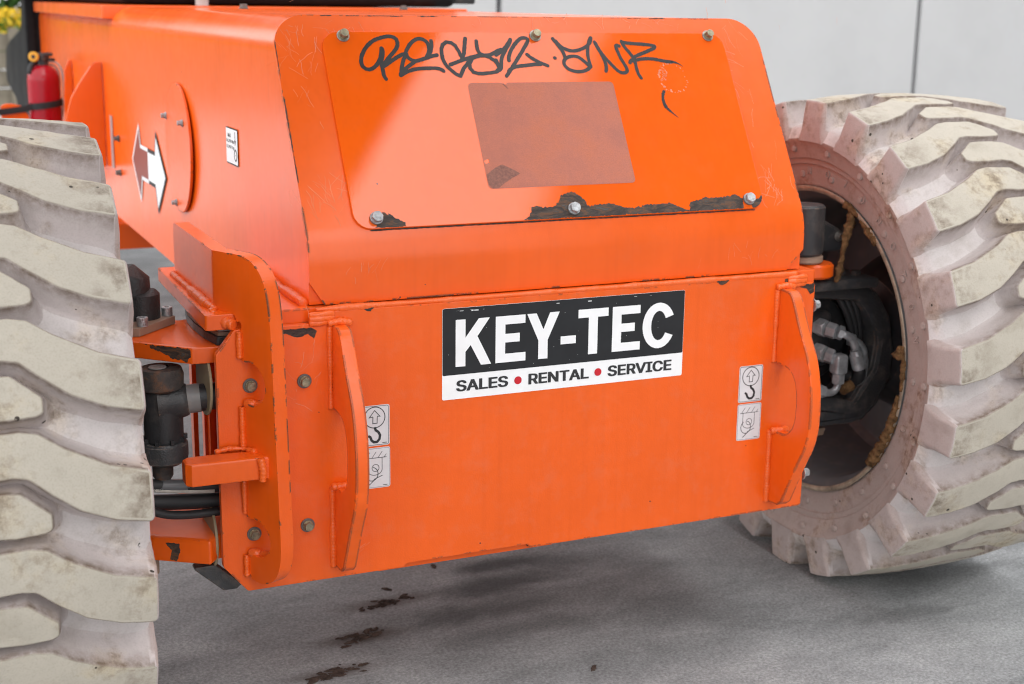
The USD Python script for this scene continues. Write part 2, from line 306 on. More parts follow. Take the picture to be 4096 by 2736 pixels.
# the peeled-off decal: dull primer red with specks
mat('decal_ghost', {'g': ('geometry', {}), 'n': ('noise_texture', {'scale': 16.0, 'detail': 7.0, 'roughness': 0.7}), 'r': ('rgb_ramp', {'ramp': [(0.3, (0.37, 0.112, 0.072)), (0.5, (0.43, 0.125, 0.072)), (0.75, (0.48, 0.128, 0.056))]}),
    'nf': ('noise_texture', {'scale': 700.0, 'detail': 2.0}), 'rf': ('rgb_ramp', {'ramp': [(0.3, (0.85, 0.85, 0.85)), (0.7, (1.1, 1.1, 1.1))]}), 'm': ('mix_color', {'blend_type': 'multiply', 'fac': 1.0, 'use_clamp': False}),
    'b': ('bump', {'strength': 0.1, 'distance': 0.001}), 'p': ('principled_bsdf', {'roughness': 0.62, 'specular_ior_level': 0.6})},
    [('g.position', 'n.vector'), ('g.position', 'nf.vector'), ('n.fac', 'r.fac'), ('nf.fac', 'rf.fac'), ('r.color', 'm.a'), ('rf.color', 'm.b'), ('m.result', 'p.base_color'), ('nf.fac', 'b.height'), ('b.normal', 'p.normal')])
simple('ghost_dark', (0.25, 0.095, 0.065), 0.6, 0, 0.1, 500, 0.25, 300)
# rust with bands of grey scale and ochre
mat('rust', {'g': ('geometry', {}), 'mp': ('mapping', {'scale': (1, 1, 3.0)}), 'n': ('noise_texture', {'scale': 34.0, 'detail': 9.0, 'roughness': 0.68, 'distortion': 0.6}),
    'r': ('rgb_ramp', {'ramp': [(0.32, (0.010, 0.007, 0.006)), (0.45, (0.030, 0.017, 0.012)), (0.53, (0.050, 0.034, 0.025)), (0.57, (0.12, 0.045, 0.013)), (0.61, (0.045, 0.028, 0.021)), (0.68, (0.075, 0.066, 0.058)), (0.8, (0.016, 0.011, 0.010))]}),
    'b': ('bump', {'strength': 0.9, 'distance': 0.003}), 'p': ('principled_bsdf', {'roughness': 0.62})},
    [('g.position', 'mp.vector'), ('mp.vector', 'n.vector'), ('n.fac', 'r.fac'), ('r.color', 'p.base_color'), ('n.fac', 'b.height'), ('b.normal', 'p.normal')])
mat('rusty_iron', {'g': ('geometry', {}), 'n': ('noise_texture', {'scale': 45.0, 'detail': 8.0, 'roughness': 0.7}),
    'r': ('rgb_ramp', {'ramp': [(0.3, (0.02, 0.017, 0.016)), (0.5, (0.055, 0.045, 0.040)), (0.62, (0.13, 0.06, 0.03)), (0.75, (0.12, 0.11, 0.10))]}),
    'b': ('bump', {'strength': 1.0, 'distance': 0.004}), 'p': ('principled_bsdf', {'roughness': 0.6})},
    [('g.position', 'n.vector'), ('n.fac', 'r.fac'), ('r.color', 'p.base_color'), ('n.fac', 'b.height'), ('b.normal', 'p.normal')])
# off-white tyre rubber; 'wall' (0 at the groove, 1 at the rim of a lug wall, 2 on the tread face) gives where road dirt clings
def rubber(name, face, groove, soil, soilamt=1.0, patch=0.7):
    n = {'g': ('geometry', {}), 'a': ('attribute', {'attribute': 'wall'}),
         'n1': ('noise_texture', {'scale': 9.0, 'detail': 7.0, 'roughness': 0.62}), 'n2': ('noise_texture', {'scale': 60.0, 'detail': 8.0, 'roughness': 0.7}), 'n3': ('noise_texture', {'scale': 420.0, 'detail': 4.0}),
         'rw': ('rgb_ramp', {'ramp': [(0.0, (0, 0, 0)), (0.10, (0.03,)*3), (0.25, (0.22,)*3), (0.38, (0.62,)*3), (0.47, (1.0,)*3), (0.51, (0.7,)*3), (0.56, (0.08,)*3), (1.0, (0.05,)*3)]}),
         'hw': ('math', {'math_type': 'multiply', 'value2': 0.5}),
         'k1': ('map_range', {'from_min': 0.40, 'from_max': 0.66, 'clamp': True}), 'k2': ('map_range', {'from_min': 0.05, 'from_max': 0.50, 'clamp': True}),
         'ks': ('map_range', {'from_min': 0.36, 'from_max': 0.60, 'to_min': 0.45, 'to_max': 1.0, 'clamp': True}), 'w0': ('math', {'math_type': 'multiply'}),
         'w1': ('math', {'math_type': 'multiply'}), 'w2': ('math', {'math_type': 'multiply', 'value2': soilamt}),
         'p1': ('map_range', {'from_min': 0.47, 'from_max': 0.64, 'clamp': True}), 'p2': ('map_range', {'from_min': 0.45, 'from_max': 0.62, 'clamp': True}), 'pp': ('math', {'math_type': 'multiply'}), 'p3': ('math', {'math_type': 'multiply', 'value2': patch}),
         'mxm': ('math', {'math_type': 'maximum'}),
         'sh': ('map_range', {'from_min': 2.05, 'from_max': 2.5, 'clamp': True}), 'nsh': ('noise_texture', {'scale': 26.0, 'detail': 9.0, 'roughness': 0.72}), 'ksh': ('map_range', {'from_min': 0.44, 'from_max': 0.64, 'clamp': True}), 'msh': ('math', {'math_type': 'multiply'}), 'msh2': ('math', {'math_type': 'multiply', 'value2': 0.8}), 'mx2': ('math', {'math_type': 'maximum'}),
         'base': ('mix_color', {'a': groove, 'b': face, 'use_clamp': False}), 'ek': ('map_range', {'from_min': -0.05, 'from_max': -0.6, 'clamp': True}), 'bend': ('mix_color', {'b': (0.43, 0.36, 0.335), 'use_clamp': False}), 'fk': ('map_range', {'from_min': 0.95, 'from_max': 1.05, 'clamp': True}),
         'tone': ('rgb_ramp', {'ramp': [(0.28, (0.74, 0.72, 0.69)), (0.42, (0.95, 0.95, 0.95)), (0.52, (1, 1, 1)), (0.66, (1.04, 0.98, 0.86))]}), 'ct': ('mix_color', {'blend_type': 'multiply', 'fac': 1.0, 'use_clamp': False}),
         'sc': ('mix_color', {'b': soil, 'use_clamp': False}),
         'fs': ('rgb_ramp', {'ramp': [(0.32, (0.90, 0.90, 0.89)), (0.5, (1, 1, 1)), (0.68, (1.03, 1.03, 1.03))]}), 'cf': ('mix_color', {'blend_type': 'multiply', 'fac': 0.8, 'use_clamp': False}),
         'dk': ('voronoi_texture', {'scale': 34.0}), 'dk1': ('math', {'math_type': 'less_than', 'value2': 0.10}), 'dk2': ('math', {'math_type': 'greater_than', 'value2': 0.535}), 'dk3': ('math', {'math_type': 'multiply'}), 'cdk': ('mix_color', {'b': (0.045, 0.035, 0.027), 'use_clamp': False}),
         'ab': ('math', {'math_type': 'add'}), 'b': ('bump', {'strength': 0.22, 'distance': 0.002}),
         'p': ('principled_bsdf', {'roughness': 0.72, 'specular_ior_level': 0.35})}
    L = [('g.position', x + '.vector') for x in ('n1', 'n2', 'n3', 'dk')] + [
         ('a.fac', 'hw.value1'), ('hw.value', 'rw.fac'), ('n2.fac', 'k1.value'), ('n1.fac', 'k2.value'), ('rw.color', 'w1.value1'), ('k2.result', 'w1.value2'), ('n2.fac', 'ks.value'), ('w1.value', 'w0.value1'), ('ks.result', 'w0.value2'), ('w0.value', 'w2.value1'),
         ('n1.fac', 'p1.value'), ('n2.fac', 'p2.value'), ('p1.result', 'pp.value1'), ('p2.result', 'pp.value2'), ('pp.value', 'p3.value1'), ('p3.value', 'mxm.value1'), ('w2.value', 'mxm.value2'),
         ('a.fac', 'fk.value'), ('fk.result', 'base.fac'), ('n1.fac', 'tone.fac'), ('base.result', 'bend.a'), ('a.fac', 'ek.value'), ('ek.result', 'bend.fac'), ('bend.result', 'ct.a'), ('tone.color', 'ct.b'), ('ct.result', 'sc.a'), ('a.fac', 'sh.value'), ('g.position', 'nsh.vector'), ('nsh.fac', 'ksh.value'), ('sh.result', 'msh.value1'), ('ksh.result', 'msh.value2'), ('msh.value', 'msh2.value1'), ('msh2.value', 'mx2.value1'), ('mxm.value', 'mx2.value2'), ('mx2.value', 'sc.fac'),
         ('n3.fac', 'fs.fac'), ('sc.result', 'cf.a'), ('fs.color', 'cf.b'), ('dk.distance', 'dk1.value1'), ('n1.fac', 'dk2.value1'), ('dk1.value', 'dk3.value1'), ('dk2.value', 'dk3.value2'), ('cf.result', 'cdk.a'), ('dk3.value', 'cdk.fac'),
         ('cdk.result', 'p.base_color'), ('n2.fac', 'ab.value1'), ('n3.fac', 'ab.value2'), ('ab.value', 'b.height'), ('b.normal', 'p.normal')]
    mat(name, n, L)
rubber('tyre_tread', (0.455, 0.415, 0.345), (0.52, 0.465, 0.45), (0.125, 0.083, 0.052), 0.95)
rubber('tyre_body', (0.57, 0.525, 0.51), (0.57, 0.525, 0.51), (0.17, 0.12, 0.09))
rubber('tyre_wall_soiled', (0.42, 0.335, 0.30), (0.42, 0.335, 0.30), (0.15, 0.075, 0.042), 0.8, patch=0.9)
# concrete ground: fine speckle, trowel-like streaks, old tyre scuffs
def ground_mat():
    n = {'g': ('geometry', {}), 'mp': ('mapping', {'rotation': (0, 0, 0.25), 'scale': (0.7, 1.25, 1)}), 'n1': ('noise_texture', {'scale': 5.5, 'detail': 8.0, 'roughness': 0.62, 'distortion': 0.5}), 'n2': ('noise_texture', {'scale': 190.0, 'detail': 7.0, 'roughness': 0.8}),
         'n0': ('noise_texture', {'scale': 1.3, 'detail': 3.0}),
         'r1': ('rgb_ramp', {'ramp': [(0.30, (0.165, 0.170, 0.171)), (0.5, (0.245, 0.252, 0.253)), (0.70, (0.325, 0.332, 0.332))]}),
         'r0': ('rgb_ramp', {'ramp': [(0.3, (0.8, 0.8, 0.8)), (0.7, (1.15, 1.15, 1.15))]}), 'c0': ('mix_color', {'blend_type': 'multiply', 'fac': 1.0, 'use_clamp': False}),
         'r2': ('rgb_ramp', {'ramp': [(0.3, (0.5, 0.5, 0.5)), (0.5, (1.0, 1.0, 1.0)), (0.70, (1.6, 1.6, 1.6))]}), 'c2': ('mix_color', {'blend_type': 'multiply', 'fac': 1.0, 'use_clamp': False}),
         'b': ('bump', {'strength': 0.5, 'distance': 0.003}), 'p': ('principled_bsdf', {'roughness': 0.9, 'specular_ior_level': 0.3})}
    L = [('g.position', 'mp.vector'), ('mp.vector', 'n1.vector'), ('g.position', 'n2.vector'), ('g.position', 'n0.vector'), ('n1.fac', 'r1.fac'), ('n0.fac', 'r0.fac'), ('r1.color', 'c0.a'), ('r0.color', 'c0.b'), ('n2.fac', 'r2.fac'), ('c0.result', 'c2.a'), ('r2.color', 'c2.b'), ('n2.fac', 'b.height'), ('b.normal', 'p.normal')]
    prev = 'c2.result'
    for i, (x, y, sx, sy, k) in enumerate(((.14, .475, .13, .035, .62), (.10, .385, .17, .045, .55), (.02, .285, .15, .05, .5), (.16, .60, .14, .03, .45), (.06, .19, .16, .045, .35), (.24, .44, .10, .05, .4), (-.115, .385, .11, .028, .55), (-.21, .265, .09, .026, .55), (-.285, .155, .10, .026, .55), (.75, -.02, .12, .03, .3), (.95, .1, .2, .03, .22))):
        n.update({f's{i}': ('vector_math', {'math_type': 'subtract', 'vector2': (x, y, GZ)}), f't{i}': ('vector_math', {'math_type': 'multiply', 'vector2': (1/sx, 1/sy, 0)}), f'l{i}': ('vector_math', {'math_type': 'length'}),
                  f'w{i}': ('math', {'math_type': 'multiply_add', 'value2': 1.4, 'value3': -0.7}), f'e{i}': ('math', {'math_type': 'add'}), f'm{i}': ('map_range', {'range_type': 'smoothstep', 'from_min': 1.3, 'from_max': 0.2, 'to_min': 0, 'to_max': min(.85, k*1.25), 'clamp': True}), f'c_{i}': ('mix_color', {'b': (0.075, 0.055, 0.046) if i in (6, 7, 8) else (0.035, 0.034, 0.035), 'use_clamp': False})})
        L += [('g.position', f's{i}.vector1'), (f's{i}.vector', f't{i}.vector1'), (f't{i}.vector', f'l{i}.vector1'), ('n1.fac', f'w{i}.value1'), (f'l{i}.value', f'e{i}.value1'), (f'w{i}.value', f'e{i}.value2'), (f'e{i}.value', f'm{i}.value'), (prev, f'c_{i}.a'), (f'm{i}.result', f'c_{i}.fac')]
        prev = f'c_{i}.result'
    L.append((prev, 'p.base_color')); mat('concrete_ground', n, L)
ground_mat()
mat('concrete_wall', {'g': ('geometry', {}), 'n': ('noise_texture', {'scale': 1.1, 'detail': 8.0, 'roughness': 0.65}), 'r': ('rgb_ramp', {'ramp': [(0.3, (0.505, 0.505, 0.502)), (0.5, (0.54, 0.54, 0.537)), (0.7, (0.56, 0.56, 0.556))]}),
    'nf': ('noise_texture', {'scale': 40.0, 'detail': 4.0}), 'b': ('bump', {'strength': 0.1, 'distance': 0.01}), 'p': ('principled_bsdf', {'roughness': 0.85})},
    [('g.position', 'n.vector'), ('g.position', 'nf.vector'), ('n.fac', 'r.fac'), ('r.color', 'p.base_color'), ('nf.fac', 'b.height'), ('b.normal', 'p.normal')])

# ------------------------------------------------------------------ setting: ground, far paving, concrete wall, flower bed
def sheet(x0, x1, y0, y1, z): return trimesh.Trimesh([(x0, y0, z), (x1, y0, z), (x1, y1, z), (x0, y1, z)], [[0, 1, 2], [0, 2, 3]], process=False)
p = part('/World', 'ground', sheet(-60, 60, -60, 60, GZ), 'concrete_ground', False); tag(p, 'grey stained concrete ground under the machine', 'ground', kind='structure')
p = part('/World', 'paving', sheet(-30, 1.2, 5.2, 60, GZ + .004), 'paving', False); tag(p, 'pale paved strip beyond the machine', 'paving', kind='structure')
W = thing('concrete_wall', 'white concrete panel wall with dark upright joints behind the machine', 'wall')
xs = [1.6, 3.41, 7.30, 11.19, 15.08, 19.0]
for a, b in zip(xs, xs[1:]): part(W, 'wall_panel', plate(rrect(a + .022, GZ, b - .022, 4.2, .012), FXZ(8.0), -.16, 0), 'concrete_wall', False)
part(W, 'joint_filler', bx(1.65, 18.9, 8.03, 8.14, GZ, 4.17), 'joint_dark', False)

B = thing('timber_planter', 'weathered grey timber planter edging the flower bed', 'planter')
for k in range(4): part(B, 'plank', bx(-9, 1.15, 12.0, 12.04, .10 + k*.165, .255 + k*.165), 'grey_timber', False)
for x in (-8.5, -6.8, -5.1, -3.4, -1.7, -.55, .30, 1.05): part(B, 'post', bx(x, x + .09, 11.93, 11.99, GZ, .80), 'grey_timber', False)
def leafcloud(n, box, s, seed, flat_=0.6):
    r = np.random.default_rng(seed); c = r.uniform(box[0], box[1], (n, 3)); a = r.normal(size=(n, 3)); a /= np.linalg.norm(a, axis=1, keepdims=True); b = np.cross(a, r.normal(size=(n, 3))); b /= np.linalg.norm(b, axis=1, keepdims=True)
    l = s*r.uniform(.6, 1.3, (n, 1)); V = np.stack([c - a*l, c + b*l*.45, c + a*l, c - b*l*.45], 1).reshape(-1, 3); i = np.arange(n)[:, None]*4
    return trimesh.Trimesh(V, np.vstack([i + [0, 1, 2], i + [0, 2, 3]]), process=False)
p = part('/World', 'yellow_flowers', leafcloud(19000, [(-9, 12.05, .72), (1.1, 12.7, .96)], .028, 3), 'petal_yellow', False); tag(p, 'bed of yellow flowers in the timber planter', 'flowers', kind='stuff')
p = part('/World', 'flower_foliage', leafcloud(13000, [(-9, 12.1, .60), (1.1, 12.7, .88)], .04, 4), 'leaf_bright', False); tag(p, 'green leaves among the yellow flowers', 'foliage', kind='stuff')
hd = thing('clipped_hedge', 'dark green hedge standing behind the yellow flowers', 'hedge')
part(hd, 'crown', leafcloud(36000, [(-9.2, 13.0, .4), (1.9, 14.0, 2.3)], .06, 5), 'leaf_green', False)
for k in range(9): part(hd, 'trunk', tube([(-8.4 + k*1.2, 13.5, GZ), (-8.35 + k*1.2, 13.5, 1.8)], [.04, .02], 8, False, .4), 'grey_timber', True)

H_ = thing('warehouse', 'tall dark clad warehouse across the yard, mirrored in the glossy cover', 'building')
part(H_, 'wall', bx(11.4, 32, -24, -10.1, GZ, 19.0), 'dark_cladding', False); part(H_, 'roof', bx(11.3, 32.2, -24.2, -10.0, 19.0, 19.5), 'joint_dark', False)
for k in range(4): part(H_, 'door', bx(12.5 + k*4.6, 15.6 + k*4.6, -10.1, -10.02, GZ, 4.2), 'grey_timber', False)

# mud left on the ground
def mudpatch(cx, cy, sx, sy, rot, seed):
    n = 90; a = np.linspace(0, 2*np.pi, n, endpoint=False); k = meshkit.fbm(np.c_[np.cos(a)*2.2 + seed, np.sin(a)*2.2, a*0], 4, seed)
    r = .55 + .9*k; P = np.c_[np.cos(a)*r*sx, np.sin(a)*r*sy]; c, s = math.cos(rot), math.sin(rot); P = P @ np.array([[c, s], [-s, c]])
    V = [np.c_[P*q + [cx, cy], np.full(n, GZ + h)] for q, h in ((1.0, .0004), (.9, .0014), (.6, .002), (.3, .0022))]
    V = np.vstack(V + [[[cx, cy, GZ + .0022]]]); V[n:, 2] += .003*(meshkit.fbm(V[n:]*[120, 120, 0], 3, seed) - .5); i = np.arange(n); j = (i+1) % n; F = []
    for q in range(3): F += [np.stack([q*n+i, q*n+j, (q+1)*n+j], 1), np.stack([q*n+i, (q+1)*n+j, (q+1)*n+i], 1)]
    F.append(np.stack([3*n+i, 3*n+j, np.full(n, 4*n)], 1)); return trimesh.Trimesh(V, np.vstack(F), process=False)
for (cx, cy, sx, sy, rot, lab) in ((-.115, .385, .075, .012, .28, 'dark brown mud smear nearest the bottom edge of the orange plate'), (-.21, .265, .055, .012, .25, 'dark brown mud smear second from the front plate'),
                                   (-.285, .155, .062, .011, .22, 'dark brown mud smear nearest the lower edge of the picture')):
    t = thing('mud_smear', lab, 'mud', group='mud smears in a row on the concrete')
    ca, sa = math.cos(rot), math.sin(rot)
    for q in range(44):
        u = float(np.clip(rng.normal()*.5, -1.1, 1.1)); v = rng.normal()*.75; k = rng.uniform(.1, .95)**2
        part(t, 'crust', mudpatch(cx + u*sx*.85*ca - v*sy*sa, cy + u*sx*.85*sa + v*sy*ca, .002 + .012*k, .0010 + .0042*k, rot + rng.normal()*.35, 10 + q + int(cx*-1000)), 'mud_dark', True)
for (cx, cy, lab) in ((.108, .005, 'small dark crumb of dirt alone at the lower right of the concrete'), (-.10, .44, 'thin dark twig of dirt under the orange plate'), (.02, .51, 'small dark crumb of mud close under the orange plate')):
    p = part('/World', 'dirt_crumb', mudpatch(cx, cy, .011, .0045, rng.uniform(0, 3), int(cx*1000) % 50 + 3), 'mud_dark', True); tag(p, lab, 'dirt')

# ------------------------------------------------------------------ the machine
V = thing('boom_lift', 'orange wheeled boom lift chassis with white tyres and graffiti on its sloping panel', 'boom lift')
# front plate of the axle beam
outline = rp([(-.462, .252), (.497, .253), (.4985, .642), (.449, .642), (.447, .656), (-.334, .656), (-.337, .640), (-.470, .640), (-.497, .606), (-.4965, .294)], .006)
outline = outline.difference(rp([(-.2235, .20), (-.2225, .2545), (-.218, .2575), (-.020, .2585), (-.0155, .255), (-.0145, .20)]))
FP = part(V, 'front_plate', bevslab(outline, PL, -.012, 0, .0012, .05), 'orange_plate', 30)
part(V, 'skid_strip', bx(-.26, .03, .012, .034, .2465, .262), 'orange_paint', False)
part(V, 'shelf_plate', bevslab(rp([(-.507, .0135), (.507, .0135), (.507, .40), (-.500, .40)], .004), TOPF, .638, .660, .0015, .05), 'orange_edge', 30)
part(V, 'floor_plate', bevslab(rp([(-.46, .013), (.49, .013), (.49, .42), (-.46, .42)], .01), TOPF, .256, .272, .0015, .1), 'orange_paint', 30)
part(V, 'inner_web', bx(-.372, -.356, .02, .42, .273, .637), 'orange_paint', False); part(V, 'inner_web', bx(.40, .416, .02, .42, .273, .637), 'orange_paint', False)
part(V, 'rear_plate', bx(-.43, .46, .42, .436, .256, .637), 'orange_paint', False)
for x in (-.452, -.425): part(V, 'web_stiffener', bx(x, x + .008, .40, .4195, .273, .637), 'orange_paint', False)
# welded box of the chassis
R = .11; tl = R*math.tan(A30/2)
def profile(off):
    pts = [(.018 + off, .662)]
    cy, cz = .018 + R, .745 - tl
    for k in range(15):
        a = A30*k/14; pts.append((cy - (R - off)*math.cos(a), cz + (R - off)*math.sin(a)))
    q = SL.p(0, .40, -off); pts.append((q[1], q[2])); return pts
XL, XR, ZT = -.357, .483, 1.063
sec = rrect(XL + .0012, .0, XR - .0012, ZT - .0012, .001).difference(sbox(-2, -1, 2, .548))
r_ = .052; sec = Polygon([(XL+.0012, .55)] + [(XL+.0012 + r_ - r_*math.cos(a), ZT-.0012 - r_ + r_*math.sin(a)) for a in np.linspace(0, np.pi/2, 14)] + [(XR-.0012 - r_ + r_*math.sin(a), ZT-.0012 - r_ + r_*math.cos(a)) for a in np.linspace(0, np.pi/2, 14)] + [(XR-.0012, .55)])
body = mf(trimesh.Trimesh(*(lambda m: (FXZ(0).p(m.vertices[:, 0], m.vertices[:, 1], m.vertices[:, 2]), m.faces))(trimesh.creation.extrude_polygon(sec, 3.6, engine='earcut')), process=True).apply_translation((0, 3.6, 0)))
prof = profile(.0065)
cut = Polygon(prof + [(.9, 1.3), (3.5, 1.3), (3.5, .55), (.62, .55), (.44, .662)])
cutm = trimesh.creation.extrude_polygon(cut, 2.0, engine='earcut')
cutm = trimesh.Trimesh(np.stack([cutm.vertices[:, 2] - 1, cutm.vertices[:, 0], cutm.vertices[:, 1]], 1), cutm.faces)
part(V, 'chassis_box', tm(body ^ mf(cutm)), 'orange_paint', 22, label='long box side reflecting the pale yard')
strip = Polygon(profile(0) + profile(.006)[::-1]); st = trimesh.creation.extrude_polygon(strip, 2.0, engine='earcut'); st = trimesh.Trimesh(np.stack([st.vertices[:, 2] - 1, st.vertices[:, 0], st.vertices[:, 1]], 1), st.faces)
rz = .0535; rzz = .0535*.88
pan = [(-.335, .662), (-.3565, .695)] + [(XL + rz - rz*math.cos(a), ZT - rzz + rzz*math.sin(a)) for a in np.linspace(0, np.pi/2, 16)] + [(XR - rz + rz*math.sin(a), ZT - rzz + rzz*math.cos(a)) for a in np.linspace(0, np.pi/2, 16)] + [(XR, .695), (.452, .662)]
pm = trimesh.creation.extrude_polygon(Polygon(pan), 1.0, engine='earcut'); pm = trimesh.Trimesh(FXZ(.6).p(pm.vertices[:, 0], pm.vertices[:, 1], pm.vertices[:, 2]), pm.faces)
part(V, 'sloping_panel', tm(mf(st) ^ mf(pm)), 'orange_edge', 22, label='folded front panel with raw scuffed edges')
part(V, 'weld_bead', weld([(-.352, .004, .659), (.462, .004, .658)], .0055, .004, 3), 'orange_weld', True)
part(V, 'weld_bead', weld([(-.362, .03, .664), (-.363, .39, .664)], .0085, .006, 5), 'orange_weld', True)
for sx, xx in ((-1, -.345), (1, .462)):
    for k in range(3): part(V, 'weld_lump', weld([(xx - .018, .002, .652 - k*.0055), (xx, -.002, .653 - k*.006), (xx + .018, .003, .652 - k*.0055)], .006, .02, 11 + k), 'orange_weld', True)
# bolted cover on the slope
HC = .0045
C = node(V, 'access_cover')
part(C, 'cover_plate', bevslab(rrect(-.2855, .0222, .4095, .3372, .026), SL, .0004, HC, .0008, .03), 'orange_gloss', 30)
for x, s_ in ((-.252, .3295), (.0635, .3305), (.3804, .3315)): bolt(V, SL.mat(x, s_, HC), .0070, .0075, .0097, 'zinc_yellow', 'zinc')
for x, s_ in ((-.252, .0372), (.0647, .0362), (.3804, .0378)): bolt(V, SL.mat(x, s_, HC), .0086, .0065, .0098, 'galvanised', 'dark_washer')
gh = rrect(-.0675, .0755, .183, .2502, .007).difference(Polygon([(-.0115, .253), (-.0085, .2478), (-.004, .2468), (.001, .253)])).difference(rough_edge(Point(-.0605, .1195).buffer(.0032), .004, .001, 3, 200))
part(C, 'peeled_decal', flat(gh, SL, HC + .0003), 'decal_ghost', False)
part(C, 'decal_scrap', flat(rough_edge(Polygon([(-.0664, .0985), (-.052, .1085), (-.0382, .1142), (-.026, .108), (-.0109, .0982), (-.026, .0915), (-.0395, .084), (-.0510, .0762), (-.060, .0762), (-.0655, .081), (-.0668, .0895)]), .0006, .001, 8, 400), SL, HC + .0006), 'ghost_dark', False)
part(C, 'decal_scrap', flat(Polygon([(-.0095, .2475), (-.0075, .249), (-.001, .2392), (-.0035, .2405)]), SL, HC + .0006), 'ghost_dark', False)
GR= [[(-0.1952, 0.3092), (-0.1981, 0.2975), (-0.2042, 0.2858), (-0.2139, 0.2764), (-0.2222, 0.2743), (-0.2295, 0.2786), (-0.231, 0.287), (-0.2268, 0.2997), (-0.2176, 0.3124), (-0.2036, 0.323), (-0.1896, 0.3279), (-0.1772, 0.329), (-0.1697, 0.3252), (-0.168, 0.3177), (-0.1742, 0.3059), (-0.1855, 0.2942), (-0.1957, 0.2826)], [(-0.1941, 0.3081), (-0.1966, 0.2943), (-0.1997, 0.2826), (-0.1994, 0.2731), (-0.1991, 0.2636), (-0.197, 0.2583)], [(-0.1985, 0.2784), (-0.1848, 0.2868), (-0.1711, 0.2953), (-0.16, 0.3)], [(-0.1591, 0.2995), (-0.153, 0.3102), (-0.144, 0.3199), (-0.1306, 0.3253), (-0.1212, 0.3199), (-0.1189, 0.3102), (-0.122, 0.2994), (-0.1261, 0.294)], [(-0.1131, 0.3216), (-0.1139, 0.3145), (-0.1213, 0.2972)], [(-0.157, 0.2995), (-0.1551, 0.2931), (-0.1478, 0.2882), (-0.1395, 0.2887), (-0.1241, 0.2935), (-0.1082, 0.2977)], [(-0.1584, 0.2974), (-0.1659, 0.2846), (-0.1716, 0.2676), (-0.1728, 0.2639)], [(-0.1461, 0.2866), (-0.1601, 0.2771), (-0.1697, 0.2697)], [(-0.1716, 0.2644), (-0.1593, 0.2707), (-0.1431, 0.2748), (-0.1223, 0.2757), (-0.1071, 0.274), (-0.1025, 0.2708)], [(-0.0563, 0.326), (-0.0605, 0.3101), (-0.0675, 0.2938), (-0.073, 0.3091), (-0.0816, 0.3189), (-0.0899, 0.3194), (-0.0978, 0.3113), (-0.1001, 0.2993), (-0.0972, 0.282), (-0.0888, 0.2712), (-0.0758, 0.2625), (-0.0715, 0.2711), (-0.0639, 0.2797), (-0.0533, 0.2905), (-0.0394, 0.2959), (-0.0266, 0.2958), (-0.0161, 0.2892), (-0.0095, 0.2793), (-0.0098, 0.2728), (-0.0238, 0.2674), (-0.0401, 0.2659), (-0.0553, 0.2698), (-0.0583, 0.2785), (-0.0525, 0.2894)], [(-0.0894, 0.2814), (-0.073, 0.2873), (-0.0561, 0.2927), (-0.0392, 0.297)], [(-0.0675, 0.2938), (-0.0687, 0.2906)], [(-0.0386, 0.3211), (-0.0393, 0.3123), (-0.0364, 0.3003), (-0.0285, 0.297), (-0.0149, 0.3002), (0.0003, 0.3068)], [(-0.01, 0.2976), (0.0051, 0.3079), (0.0194, 0.3242)], [(0.0191, 0.3227), (0.0056, 0.3035), (-0.0041, 0.2844), (-0.008, 0.2727), (-0.0133, 0.2713)], [(-0.0119, 0.2888), (-0.0084, 0.2742)], [(0.0097, 0.288), (0.0137, 0.3005), (0.0277, 0.3182), (0.0428, 0.3272), (0.0491, 0.3257), (0.0447, 0.3153), (0.0306, 0.2975), (0.0149, 0.2784), (0.0005, 0.2617)], [(0.0058, 0.2697), (0.0143, 0.2755), (0.034, 0.2791), (0.055, 0.2811), (0.0624, 0.2811)], [(0.0428, 0.2982), (0.0525, 0.29), (0.0656, 0.2826), (0.0744, 0.2788)], [(0.09, 0.2921), (0.09, 0.292)], [(0.0937, 0.3258), (0.1008, 0.3138), (0.1068, 0.3003), (0.1078, 0.2913)], [(0.098, 0.3213), (0.1088, 0.3093), (0.1244, 0.3044), (0.1403, 0.3077), (0.1542, 0.3153), (0.1616, 0.3275)], [(0.1609, 0.3275), (0.1524, 0.3107), (0.149, 0.2926), (0.1501, 0.2776)], [(0.1498, 0.2761), (0.1412, 0.2851), (0.131, 0.2935), (0.1207, 0.295), (0.1093, 0.2913), (0.1039, 0.2838), (0.1072, 0.2749), (0.1193, 0.2688), (0.1344, 0.2687), (0.1479, 0.2746)], [(0.1668, 0.3199), (0.1717, 0.3047), (0.1767, 0.2895), (0.1755, 0.2684)], [(0.168, 0.3183), (0.1773, 0.2956), (0.19, 0.2773), (0.2057, 0.2651), (0.2122, 0.2666), (0.2092, 0.2863), (0.2042, 0.3046), (0.204, 0.3138), (0.2093, 0.313)], [(0.2158, 0.3207), (0.2253, 0.3015), (0.2306, 0.2908), (0.232, 0.2771), (0.2362, 0.2557)], [(0.216, 0.3214), (0.2432, 0.3169), (0.2752, 0.3115), (0.2537, 0.3015), (0.2306, 0.2908)], [(0.2225, 0.2832), (0.2267, 0.2878), (0.2312, 0.287)], [(0.2279, 0.2862), (0.2444, 0.2895), (0.2682, 0.2894), (0.2848, 0.286), (0.2988, 0.2843)]]
GT= [[(0.274, 0.2332), (0.2684, 0.2234), (0.2673, 0.2129), (0.2702, 0.2022)]]
GL= [[(0.2989, 0.2846), (0.3095, 0.282), (0.3192, 0.2757)], [(0.2702, 0.2022), (0.279, 0.193), (0.2879, 0.1845)]]
